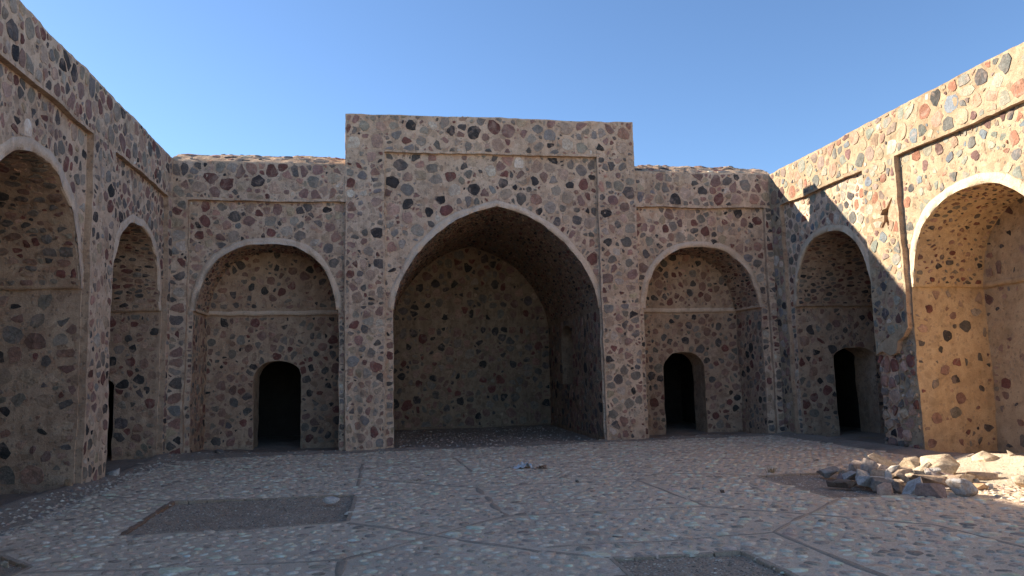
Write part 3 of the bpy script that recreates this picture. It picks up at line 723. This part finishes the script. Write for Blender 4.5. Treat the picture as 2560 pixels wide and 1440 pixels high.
def zearth(x, y):
    z = earth_z(x, y); bed = np.zeros(len(x), bool)
    for b in BEDS: bed |= inside(b, np.stack([x, y], 1))
    return np.where(bed, np.minimum(z, -0.09), z)
sheet('earth_floor', xs, ys, zearth, 'earth')
sheet('ground', np.concatenate([np.linspace(-2500, -60, 14), np.linspace(-50, 60, 45), np.linspace(80, 2500, 14)]), np.concatenate([np.linspace(-2500, -60, 14), np.linspace(-50, 60, 45), np.linspace(80, 2500, 14)]), lambda x, y: np.where((np.abs(x-2.5) < 12) & (y > -1) & (y < 25), -0.30, -0.05), 'dirt')

sheet('rubble_ground', np.arange(6.6, 12.3, 0.06), np.arange(5.0, 12.0, 0.06), lambda x, y: zearth(x, y)+0.012-0.12*np.clip(np.maximum(7.3-x+0.3*vnoise(np.stack([x*1.5, y*1.5, x*0], 1), 44), (y-11.0+0.3*vnoise(np.stack([x*1.5, y*1.5, x*0], 1), 45))*np.where(x > 9.6, 0, 1)), 0, 1), 'rubble')  # rubble sheet over the sunlit area, its colour paled for bounce
# paving: mortar bed, cobbles, seams
def pave_z(x, y):
    q = np.stack([x*0.7, y*0.7, x*0], 1); return vnoise(q, 51)*0.012+vnoise(q*4, 52)*0.005
pave_patch = Patch(lambda u, v, h: np.stack([u, v, h], 1))
class PaveBuilder(Builder): pass
bd = Builder()
flat = type('q', (), {})()
class Flat:
    def w(s, uv, h=0.0):
        uv = np.asarray(uv, float).reshape(-1, 2); return np.stack([uv[:, 0], uv[:, 1], pave_z(uv[:, 0], uv[:, 1])+np.broadcast_to(h, (len(uv),))], 1)
    def want(s, uv): return np.tile((0, 0, 1.0), (len(np.asarray(uv).reshape(-1, 2)), 1))
FL = Flat()
fill(bd, FL, [(XL-0.1, 3.6), (XR+0.1, 3.6), (XR+0.1, YB+0.1), (XL-0.1, YB+0.1)], [BEDS[0], BEDS[2], [(1.93, 4.2), (3.12, 4.2), (3.10, 6.46), (1.93, 6.48)], [(-4.6, 5.9), (-3.15, 5.9), (-3.13, 7.55), (-3.9, 8.45), (-4.6, 8.45)]], 0.16, 'cement')
bd2 = fill(bd, FL, [(XL-0.1, 1.0), (XR+0.1, 1.0), (XR+0.1, 3.6), (XL-0.1, 3.6)], (), 0.6, 'cement')
paving = bd.build('cobbled_pavement', occ=False, autosmooth=False); paving['kind'] = 'structure'
for a, b, w in SEAMS:
    a, b = np.array(a), np.array(b); L = np.linalg.norm(b-a); n = max(4, int(L/0.12)); t = (b-a)/L; s = np.array([-t[1], t[0]])
    k = np.linspace(0, 1, n)[:, None]; c = a+(b-a)*k + s*vnoise(np.concatenate([a+(b-a)*k, k*0], 1)*2.2, 61)[:, None]*0.02
    ws = 0.62*w*np.clip(1+0.9*vnoise(np.concatenate([c*3.1, k*0], 1), 62), 0.15, 1.7)[:, None]/2
    prof = [(-1.35, -0.02), (-1.0, 0.003), (-0.1, 0.007), (0.75, 0.006), (1.0, 0.003), (1.35, -0.02)]
    V = np.concatenate([FL.w(c+s*ws*p, h) for p, h in prof]); F = [(j*n+i, j*n+i+1, (j+1)*n+i+1, (j+1)*n+i) for j in range(5) for i in range(n-1)]
    sb = Builder(); sb.add(V, orient(V, F, np.tile((0, 0, 1.0), (len(V), 1))), 'strip'); sb.build('edging_strip', paving, occ=False, autosmooth=False)

COB = [((0.718, 0.541, 0.390), 20), ((0.665, 0.501, 0.363), 20), ((0.594, 0.448, 0.325), 12), ((0.472, 0.358, 0.263), 8), ((0.363, 0.277, 0.205), 4), ((0.778, 0.588, 0.426), 12), ((0.800, 0.634, 0.464), 2), ((0.702, 0.519, 0.370), 8), ((0.620, 0.455, 0.325), 7), ((0.535, 0.397, 0.285), 6), ((0.630, 0.483, 0.352), 6)]
g = 0.145
gx, gy = np.meshgrid(np.arange(XL, XR, g), np.arange(4.4, YB, g*0.80)); gx = gx.copy(); gx[1::2] += g/2
P = np.stack([gx.ravel(), gy.ravel()], 1)+rng.uniform(-0.30*g, 0.30*g, (gx.size, 2))
ok = np.ones(len(P), bool)
for b in BEDS: ok &= ~inside(b, P) & (edge_dist(b, P) > 0.10)
for a, b, w in SEAMS:
    a, b = np.array(a), np.array(b); v = b-a; t = np.clip(((P-a)@v)/(v@v), 0, 1); ok &= np.linalg.norm(P-(a+t[:, None]*v), axis=1) > w/2+0.045
ok &= earth_z(P[:, 0], P[:, 1]) < pave_z(P[:, 0], P[:, 1])-0.004
P = P[ok]; n = len(P); K = 9
Rr = 0.080*np.exp(rng.normal(0, 0.42, n))
rad, th = radial(P, Rr, rng.uniform(0, 6.28, n), 0.012*rng.uniform(0.3, 2.4, n), K, p=9.0)
e0 = rng.uniform(0, 6.28, n); rad = rad*(1-rng.uniform(0, 0.38, n)[:, None]*np.cos(th-e0[:, None])**2)*rng.uniform(0.93, 1.05, rad.shape)
cc = pick_colour(COB, n); hp = rng.uniform(0.002, 0.011, n); keep = rng.random(n) > 0.05
items = []
d = np.stack([np.cos(th), np.sin(th)], 2)
for i in np.nonzero(keep)[0]:
    uv = np.concatenate([P[i]+d[i]*rad[i][:, None], P[i]+d[i]*(rad[i]*0.80)[:, None], P[i][None]])
    tilt = rng.normal(0, 0.03, 2)
    hh = np.concatenate([np.full(K, -0.012), hp[i]+(d[i]*rad[i][:, None])@tilt, [hp[i]*1.35+0.002]])
    items.append((FL.w(uv, hh), K, cc[i], np.array((0, 0, 1.0))))
# cobbles are ranked by their size on the picture as well
print('COBBLES', len(items), place_pieces(items, paving, 'cobble', 'small_cobbles', M['cobble'], 300, True))

def pebbles(name, poly, n, r, pal, m, zf, parent=None, flat=0.6, seed=5):
    g = np.random.default_rng(seed); poly = np.asarray(poly); lo, hi = poly.min(0), poly.max(0)
    p = g.uniform(lo, hi, (n*3, 2)); p = p[inside(poly, p)][:n]; n = len(p)
    rr = np.exp(g.uniform(math.log(r[0]), math.log(r[1]), n)); base = np.array([(1, 0, 0), (0.3, 0.9, 0), (-0.8, 0.5, 0), (-0.7, -0.6, 0), (0.4, -0.85, 0), (0, 0, 0.8), (0.05, 0, -0.6)])
    Fb = [(0, 1, 5), (1, 2, 5), (2, 3, 5), (3, 4, 5), (4, 0, 5)]
    a = g.uniform(0, 6.28, n); V = base[None]*rr[:, None, None]*g.uniform(0.65, 1.25, (n, 7, 1)); V[:, :, 2] *= flat
    x = V[:, :, 0]*np.cos(a)[:, None]-V[:, :, 1]*np.sin(a)[:, None]; y = V[:, :, 0]*np.sin(a)[:, None]+V[:, :, 1]*np.cos(a)[:, None]
    Z = zf(p[:, 0], p[:, 1]); V = np.stack([x+p[:, 0][:, None], y+p[:, 1][:, None], V[:, :, 2]+Z[:, None]], 2)
    me = bpy.data.meshes.new(name); me.from_pydata(V.reshape(-1, 3).tolist(), [], [tuple(7*i+k for k in q) for i in range(n) for q in Fb]); me.materials.append(m)
    global rng
    keep = rng; rng = g; c = pick_colour(pal, n); rng = keep
    set_tint(me, np.repeat(c, 7, 0)); o = bpy.data.objects.new(name, me); COL.objects.link(o); o['kind'] = 'stuff'
    if parent: o.parent = parent; o.location = -Vector(parent.location)
    return o
GRV = [((0.24, 0.19, 0.14), 8), ((0.36, 0.285, 0.215), 8), ((0.50, 0.40, 0.305), 6), ((0.28, 0.185, 0.135), 3), ((0.64, 0.54, 0.42), 1)]
LITP = [((0.50, 0.41, 0.31), 8), ((0.60, 0.51, 0.40), 6), ((0.36, 0.28, 0.22), 5), ((0.26, 0.235, 0.21), 3), ((0.44, 0.31, 0.24), 3)]
bedz = lambda x, y: -0.032+vnoise(np.stack([x*1.7, y*1.7, x*0], 1), 71)*0.014+vnoise(np.stack([x*8, y*8, x*0], 1), 72)*0.006
for k, b in enumerate(BEDS):
    bb = np.array(b); lo, hi = bb.min(0), bb.max(0)
    bd = Builder()
    class BedFlat(Flat):
        def w(s, uv, h=0.0):
            uv = np.asarray(uv, float).reshape(-1, 2); return np.stack([uv[:, 0], uv[:, 1], bedz(uv[:, 0], uv[:, 1])], 1)
    cx = bb.mean(0); grow = cx+(bb-cx)*1.03
    fill(bd, BedFlat(), grow, (), 0.07, 'gravel' if k != 2 else 'earth')
    bed = bd.build('planting_bed', occ=False, autosmooth=False); bed['kind'] = 'structure'
    pebbles('gravel', bb, (5200, 4200, 2600, 1500)[k], (0.005, 0.018), GRV if k != 2 else LITP, M['rock'], bedz, bed, 0.7, 100+k)
    # kerb pieces set on edge round the bed
    for e in range(4):
        a, c = bb[e], bb[(e+1) % 4]; L = np.linalg.norm(c-a); t = (c-a)/L; s = np.array([t[1], -t[0]])
        if (cx-(a+c)/2) @ s > 0: s = -s
        q = 0.0; brick = (k == 0 and e == 3)
        while q < L-0.05:
            l = min(L-q, rng.uniform(0.19, 0.30) if not brick else rng.uniform(0.10, 0.2)); mid = a+t*(q+l/2)+s*(0.022+rng.uniform(-0.006, 0.006)); q += l
            if mid[0] < XL+0.25 or mid[1] < 4.3: continue
            w = rng.uniform(0.042, 0.056) if not brick else rng.uniform(0.05, 0.07); hl = l/2-0.006; top = rng.uniform(0.002, 0.010)
            Vk = []
            for z, sh in ((-0.12, 1.0), (top-0.008, 1.0), (top, 0.88)):
                for sx, sy in ((-1, -1), (1, -1), (1, 1), (-1, 1)):
                    pt = mid+t*(sx*hl*(sh if sh == 1 else 0.97)+rng.uniform(-.004, .004))+s*(sy*w/2*sh+rng.uniform(-.004, .004))
                    Vk.append((pt[0], pt[1], z+rng.uniform(-0.003, 0.003)+float(pave_z(np.array([pt[0]]), np.array([pt[1]]))[0])))
            Fk = [(i+4*j, (i+1) % 4+4*j, (i+1) % 4+4*j+4, i+4*j+4) for j in range(2) for i in range(4)]+[(8, 9, 10, 11)]
            kb = Builder(); kb.add(Vk, Fk, 'brick' if brick else 'strip'); kb.build('kerb_stone', bed, occ=False, smooth=False)

# loose light rubble on the sunlit ground and grit along the walls
top_z = lambda x, y: np.maximum(earth_z(x, y), pave_z(x, y))
pebbles('gravel', [(7.2, 7.2), (9.4, 7.2), (9.4, 11.2), (7.6, 11.0), (7.0, 9.0)], 1900, (0.008, 0.045), LITP, M['rock'], top_z, None, 0.7, 201)
pebbles('gravel', [(-4.5, 9.0), (-3.9, 9.0), (-4.1, 12.5), (-4.2, 17.0), (-4.5, 17.0)], 900, (0.008, 0.05), LITP, M['rock'], top_z, None, 0.7, 202)
pebbles('gravel', [(-4.4, 16.3), (9.4, 16.2), (9.4, 17.1), (4.9, 17.2), (4.9, 22.5), (0.3, 22.5), (0.3, 17.2), (-4.4, 17.2)], 2200, (0.008, 0.045), LITP, M['rock'], top_z, None, 0.7, 203)
pebbles('gravel', [(-4.3, 4.5), (9.3, 4.5), (9.3, 16.6), (-4.3, 16.6)], 900, (0.005, 0.014), GRV, M['rock'], lambda x, y: top_z(x, y)+0.008, None, 0.8, 204)
# ------------------------------------------------------------------ loose stones
ROCKS = [
     ('slab', (6.373, 10.344, 0.063), (0.304, 0.273, 0.146), 0, 'grey', 'flat grey slab lying alone at the left tip of the rock heap'),
     ('rock', (6.35, 10.0, 0.117), (0.062, 0.056, 0.074), 0, 'orange', 'tiny orange stone wedged right of the flat grey slab'),
     ('rock', (6.387, 9.95, 0.096), (0.135, 0.108, 0.102), 5, 'brown', 'low brown stone between the grey slab and the square maroon block'),
     ('rock', (6.301, 9.824, 0.053), (0.2, 0.18, 0.117), 0, 'maroon', 'small dull maroon stone in front of the square maroon block'),
     ('block', (6.589, 9.95, 0.143), (0.272, 0.245, 0.227), -12, 'mauve', 'square mauve grey block with a dark undercut at the left of the heap'),
     ('slab', (6.505, 9.6, 0.161), (0.208, 0.094, 0.307), -24, 'mauve', 'upright mauve slab leaning against the square block'),
     ('slab', (7.164, 10.15, 0.197), (0.466, 0.256, 0.244), -30, 'pale', 'long slab slanting down from the highest point of the heap with its top sunlit'),
     ('rock', (6.888, 9.85, 0.147), (0.282, 0.225, 0.135), -8, 'mauve', 'mauve stone shaded beneath the long slanting pale slab'),
     ('rock', (6.625, 9.35, 0.128), (0.118, 0.094, 0.171), 8, 'lightgrey', 'rounded light grey stone in the middle of the heap'),
     ('boulder', (6.975, 9.55, 0.119), (0.296, 0.237, 0.198), 18, 'brown', 'smooth brown boulder resting right of the rounded light grey stone'),
     ('rock', (6.616, 9.5, 0.099), (0.13, 0.104, 0.13), 0, 'dark', 'dark stone in the gap left of the rounded light grey stone'),
     ('slab', (6.354, 9.22, 0.074), (0.468, 0.257, 0.168), -6, 'lightgrey', 'long light grey stone with a turned up left end at the front of the heap'),
     ('slab', (5.965, 9.364, 0.049), (0.381, 0.191, 0.111), 4, 'darkbrown', 'dark brown flat stone lying in front of the heap on the bare bed'),
     ('rock', (6.111, 8.726, 0.066), (0.224, 0.179, 0.144), 14, 'pink', 'pink stone at the front edge beneath the long light grey stone'),
     ('rock', (6.468, 8.98, 0.03), (0.134, 0.107, 0.154), 0, 'dark', 'dark grey stone right of the pink stone'),
     ('slab', (6.771, 9.2, 0.096), (0.211, 0.085, 0.174), -38, 'brown', 'brown tile shaped stone leaning above the whitish block'),
     ('block', (6.44, 8.628, 0.086), (0.298, 0.208, 0.188), 12, 'whitish', 'whitish veined block at the front edge of the heap'),
     ('rock', (7.594, 10.15, 0.15), (0.293, 0.234, 0.199), 0, 'pale', 'sunlit pyramid shaped stone behind the middle of the heap'),
     ('boulder', (7.834, 9.85, 0.125), (0.538, 0.43, 0.337), 0, 'pale', 'largest pale boulder of the heap, sunlit on top with a hollow underneath'),
     ('rock', (7.356, 9.6, 0.172), (0.222, 0.155, 0.167), 30, 'pale', 'narrow sunlit stone leaning on the left of the largest boulder'),
     ('rock', (7.33, 9.4, 0.132), (0.207, 0.145, 0.131), 0, 'whitish', 'white topped stone below the largest boulder'),
     ('rock', (7.435, 9.3, 0.074), (0.178, 0.142, 0.135), -20, 'pale', 'small cream stone tucked under the right of the largest boulder'),
     ('block', (7.631, 9.2, 0.049), (0.322, 0.257, 0.15), -4, 'pale', 'sunlit cream block behind the striped boulder'),
     ('slab', (7.039, 9.05, 0.06), (0.523, 0.235, 0.178), -10, 'brown', 'long brown slab with a split left end across the front of the heap'),
     ('rock', (6.482, 8.336, 0.083), (0.361, 0.216, 0.183), -10, 'maroon', 'dark maroon angular stone at the front between whitish block and striped boulder'),
     ('boulder', (6.855, 8.29, 0.104), (0.347, 0.26, 0.231), -8, 'striped', 'grey and rust streaked boulder at the right front corner of the heap'),
     ('rock', (7.359, 8.605, 0.046), (0.211, 0.169, 0.101), -4, 'orange', 'sunlit orange wedge right of the streaked boulder'),
     ('boulder', (9.121, 10.512, 0.111), (0.364, 0.328, 0.247), -10, 'pale', 'big rounded sunlit boulder near the orange niche'),
     ('rock', (9.174, 10.853, 0.079), (0.159, 0.127, 0.165), 10, 'mauve', 'smaller mauve stone touching the left of the big rounded sunlit boulder'),
     ('slab', (7.998, 9.316, 0.06), (0.431, 0.194, 0.131), -3, 'brown', 'flat brown slab lying on the sunlit rubble right of the largest boulder'),
     ('slab', (9.48, 10.3, 0.137), (0.268, 0.107, 0.195), -35, 'pale', 'tilted sunlit slab at the right edge of the photo'),
     ('slab', (9.437, 10.303, 0.043), (0.378, 0.227, 0.097), 0, 'pale', 'long low cream stone under the tilted slab at the right edge'),
     ('slab', (9.572, 10.656, 0.034), (0.277, 0.166, 0.075), 4, 'whitish', 'thin whitish slab between the big rounded boulder and the tilted slab'),
     ('rock', (9.201, 10.35, 0.029), (0.134, 0.107, 0.061), 0, 'pink', 'small pink stone right of the foot of the big rounded boulder'),
     ('boulder', (7.951, 8.559, 0.093), (0.268, 0.214, 0.202), -20, 'pale', 'large sunlit stone cut by the right edge of the photo'),
     ('rock', (7.161, 9.45, 0.115), (0.196, 0.157, 0.104), 0, 'dark', 'dark stone between the brown boulder and the white topped stone'),
     ('rock', (7.786, 9.147, 0.033), (0.08, 0.064, 0.064), 0, 'pale', 'fist sized cream stone behind the orange wedge'),
     ('rock', (7.562, 8.681, 0.035), (0.112, 0.089, 0.071), 0, 'whitish', 'small white stone right of the orange wedge'),
     ('rock', (8.451, 9.499, 0.049), (0.179, 0.107, 0.101), -20, 'whitish', 'small whitish wedge at the right end of the flat brown slab'),
     ('rock', (6.529, 9.55, 0.072), (0.218, 0.196, 0.114), 0, 'dark', 'dark stone half buried behind the long light grey stone'),
     ('rock', (7.492, 9.5, 0.032), (0.165, 0.165, 0.11), 0, 'mauve', 'mauve stone buried under the white topped stone'),
     ('slab', (-0.698, 10.236, 0.036), (0.217, 0.13, 0.077), -4, 'lightgrey', 'flat pale slab lying on the gravel bed at the left'),
     ('rock', (-4.529, 13.929, 0.082), (0.283, 0.198, 0.175), 3, 'lightgrey', 'broken pale block lying at the foot of the shaded left wall'),
     ('rock', (-4.604, 15.653, 0.04), (0.122, 0.098, 0.084), 0, 'tan', 'small tan stone farther along the foot of the left wall'),
     ('rock', (-4.626, 10.76, 0.034), (0.163, 0.114, 0.071), 0, 'pink', 'pink stone nearest the viewer in the earth along the left wall'),
     ('rock', (-4.689, 11.045, 0.033), (0.157, 0.11, 0.068), 4, 'tan', 'tan stone lying behind the pink stone by the left wall'),
     ('rock', (-4.638, 11.386, 0.038), (0.206, 0.144, 0.081), -6, 'maroon', 'flat maroon stone in the earth by the left wall'),
     ('rock', (-4.638, 10.465, 0.046), (0.187, 0.15, 0.099), 0, 'maroon', 'reddish stone at the left edge of the photo'),
     ('rock', (-4.566, 11.87, 0.044), (0.198, 0.119, 0.091), 12, 'tan', 'tan splinter leaning at the foot of the near left pier'),
     ('rock', (-4.61, 12.334, 0.103), (0.154, 0.123, 0.213), 4, 'orange', 'upright orange stone set against the near left pier'),
     ('rock', (-3.467, 17.167, 0.068), (0.392, 0.274, 0.153), 0, 'dark', 'dark stone lying on the earth in the left back niche'),
     ('rock', (7.27, 12.112, 0.02), (0.109, 0.088, 0.041), 0, 'tan', 'small tan stone on the paving before the right doorway'),
     ('rock', (-3.319, 7.545, 0.033), (0.085, 0.042, 0.06), -4, 'tan', 'tan splinter on the gravel at the bottom left corner'),
     ('rock', (2.761, 10.968, 0.019), (0.07, 0.056, 0.035), 0, 'dark', 'single dark pebble on the paving in front of the portal'),
     ('rock', (4.308, 9.442, 0.022), (0.062, 0.05, 0.042), 0, 'darkbrown', 'small dark brown stone on the paving left of the heap'),
]
TONE = dict(grey=(.29, .26, .23), orange=(.44, .28, .165), brown=(.36, .26, .185), maroon=(.26, .185, .16), mauve=(.39, .31, .26), pale=(.48, .385, .275),
            lightgrey=(.46, .41, .36), dark=(.20, .175, .15), darkbrown=(.12, .085, .065), pink=(.40, .27, .205), whitish=(.50, .465, .42), striped=(.33, .265, .215), tan=(.41, .33, .25))
import bmesh
def rock(name, c, dims, tilt, tone, label, seed):
    """a broken stone: the hull of a few random points, its flat faces roughened"""
    g = np.random.default_rng(seed); w, d, h = dims; h *= 1.06
    n = {'rock': 13, 'slab': 12, 'block': 10, 'boulder': 30}[name]
    P = g.normal(size=(n, 3)); P /= np.linalg.norm(P, axis=1)[:, None]
    if name != 'boulder': P = np.sign(P)*np.abs(P)**(0.55 if name in ('slab', 'block') else 0.8)
    P *= g.uniform(0.82, 1.0, (n, 1))
    bm = bmesh.new()
    for q in P: bm.verts.new(q.tolist())
    r = bmesh.ops.convex_hull(bm, input=bm.verts)
    bmesh.ops.delete(bm, geom=[v for v in bm.verts if not v.link_faces], context='VERTS')
    bmesh.ops.dissolve_limit(bm, angle_limit=R(7), verts=bm.verts, edges=bm.edges)
    bmesh.ops.bevel(bm, geom=list(bm.edges), offset=0.035, segments=1, affect='EDGES', clamp_overlap=True)
    bmesh.ops.triangulate(bm, faces=bm.faces); bmesh.ops.subdivide_edges(bm, edges=bm.edges, cuts=2, use_grid_fill=True); bmesh.ops.triangulate(bm, faces=bm.faces)
    bm.verts.index_update(); V = np.array([tuple(v.co) for v in bm.verts]); ICO_F = [tuple(v.index for v in f.verts) for f in bm.faces]; bm.free()
    V = V+0.045*vnoise3(V*1.7+seed, 81)+0.02*vnoise3(V*5+seed, 82)
    th = R(tilt); L, t = w, h
    if w > h and abs(tilt) >= 18: L = w/math.cos(th)*0.95; t = max(0.42*h, h-0.72*L*abs(math.sin(th)))
    lo, hi = V.min(0), V.max(0); V = (V-(lo+hi)/2)/(hi-lo)*np.array([L, d, t])
    x = V[:, 0]*math.cos(th)-V[:, 2]*math.sin(th); z = V[:, 0]*math.sin(th)+V[:, 2]*math.cos(th); V = np.stack([x, V[:, 1], z], 1)
    a = -YAW-0.25; V = np.stack([V[:, 0]*math.cos(a)-V[:, 1]*math.sin(a), V[:, 0]*math.sin(a)+V[:, 1]*math.cos(a), V[:, 2]], 1)
    nm = {'slab': 'stone_slab', 'block': 'stone_block'}.get(name, name)
    me = bpy.data.meshes.new(nm); me.from_pydata(V.tolist(), [], ICO_F); me.materials.append(M['rock'])
    me.polygons.foreach_set('use_smooth', np.ones(len(ICO_F), bool)); me.set_sharp_from_angle(angle=R(14))
    col = np.array(TONE[tone]); tint = np.tile(col, (len(V), 1))
    if tone == 'striped':
        k = np.clip(vnoise(V*np.array([30, 30, 70])+seed, 84)*2+0.4, 0, 1)[:, None]; tint = tint*(1-k)+np.array([.40, .385, .37])*k
    else:
        k = np.clip(vnoise(V*9+seed, 85), -1, 1)[:, None]; tint = tint*(1+0.22*k)
    set_tint(me, np.clip(tint, 0.02, 0.8))
    o = bpy.data.objects.new(nm, me); COL.objects.link(o); o.location = c
    o['label'] = label; o['category'] = 'stone'; o['kind'] = 'thing'
    return o
for k, (nm, c, dims, tilt, tone, lab) in enumerate(ROCKS):
    o = rock(nm, c, dims, tilt, tone, lab, 300+k)
    if 5.5 < c[0] < 10.5 and 8 < c[1] < 11.2: o['group'] = 'quarry stones heaped on the paving'

fg = np.random.default_rng(77)
for k in range(18):
    x = fg.uniform(6.15, 7.75); y = fg.uniform(9.0, 10.35); sz = fg.uniform(0.12, 0.26); top = 0.30*max(0.0, 1-abs(x-6.9)/1.1)*max(0.0, 1-abs(y-9.75)/0.9)
    o = rock(('rock', 'block', 'slab')[k % 3], (x, y, top*0.5+sz*0.2), (sz, sz*fg.uniform(0.6, 1.0), sz*fg.uniform(0.5, 0.8)), fg.uniform(-25, 25), ('mauve', 'brown', 'lightgrey', 'pale', 'maroon', 'dark')[k % 6],
             'small %s broken stone filling a gap low in the rock heap' % ('mauve', 'brown', 'light grey', 'cream', 'maroon', 'dark grey')[k % 6], 500+k)
    o['group'] = 'small broken stones low in the rock heap'

# dry weeds, straw and litter
def tuft(name, c, n, h, spread, label, cat, seed, m='straw'):
    g = np.random.default_rng(seed); bd = Builder()
    for i in range(n):
        a = g.uniform(0, 6.28); lean = g.uniform(0.2, 1.0)*spread; hh = h*g.uniform(0.5, 1.1); b = np.array([g.normal(0, spread*0.25), g.normal(0, spread*0.25), 0])
        d = np.array([math.cos(a), math.sin(a), 0]); s = np.array([-d[1], d[0], 0])*0.0035
        p0 = b; p1 = b+d*lean*0.45+np.array([0, 0, hh*0.7]); p2 = b+d*lean+np.array([0, 0, hh*g.uniform(0.55, 1.0)])
        V = [p0-s, p0+s, p1+s*0.8, p1-s*0.8, p2, p0+np.array([0, 0, .002])+d*0.004, p1+d*0.004]
        bd.add(np.array(V)+np.asarray(c), [(0, 1, 2, 3), (3, 2, 4), (0, 5, 6, 3), (5, 1, 2, 6), (3, 6, 4), (6, 2, 4)], m)
    o = bd.build(name, None, c, occ=False, smooth=False); o['label'] = label; o['category'] = cat; return o
tuft('dry_weed', (5.84, 10.99, 0.0), 26, 0.10, 0.13, 'dry weed tuft growing at the back left corner of the rock heap bed', 'weed', 1)
tuft('dry_weed', (5.90, 9.90, -0.05), 60, 0.035, 0.26, 'flattened yellow straw lying on the bare bed left of the rock heap', 'weed', 2)
tuft('dry_weed', (-0.95, 9.55, -0.05), 34, 0.025, 0.20, 'yellowish withered weed on the left gravel bed below the flat pale slab', 'weed', 3)
tuft('dry_weed', (10.30, 15.1, 0.03), 50, 0.035, 0.30, 'patch of old straw on the floor inside the right doorway niche', 'weed', 4)
tuft('twig_clump', (0.49, 11.9, 0.01), 40, 0.035, 0.22, 'dark clump of twigs lying on the paving before the portal', 'twigs', 5, 'earth')
def scrap(c, L, w, h, label, seed, m):
    us = np.linspace(-L/2, L/2, 22); vv = np.linspace(-w/2, w/2, 12); a, b = np.meshgrid(us, vv); p = np.stack([a.ravel(), b.ravel(), a.ravel()*0], 1)
    z = np.maximum(0.012, h*(0.35+0.8*vnoise(p*14+seed, 91)+0.4*vnoise(p*34+seed, 92))); edge = 0.03*vnoise(p*11+seed, 93)
    V = np.stack([p[:, 0]+edge, p[:, 1]+edge, z], 1)+np.asarray(c); n = len(us)
    V = np.concatenate([V, V-np.array([0, 0, 0.006])]); q = len(us)*len(vv)
    F = [(j*n+i, j*n+i+1, (j+1)*n+i+1, (j+1)*n+i) for j in range(len(vv)-1) for i in range(n-1)]; F += [tuple(x+q for x in reversed(f)) for f in F]
    bd = Builder(); bd.add(V, F, m); o = bd.build('crumpled_scrap', None, c, occ=False, smooth=True); o['label'] = label; o['category'] = 'litter'; return o
scrap((2.30, 12.86, 0.0), 0.34, 0.20, 0.09, 'crumpled white plastic scrap lying on the paving before the portal', 3, 'paper')
scrap((2.58, 12.70, 0.0), 0.20, 0.14, 0.06, 'brown crumpled scrap touching the white plastic on the paving', 7, 'brick')
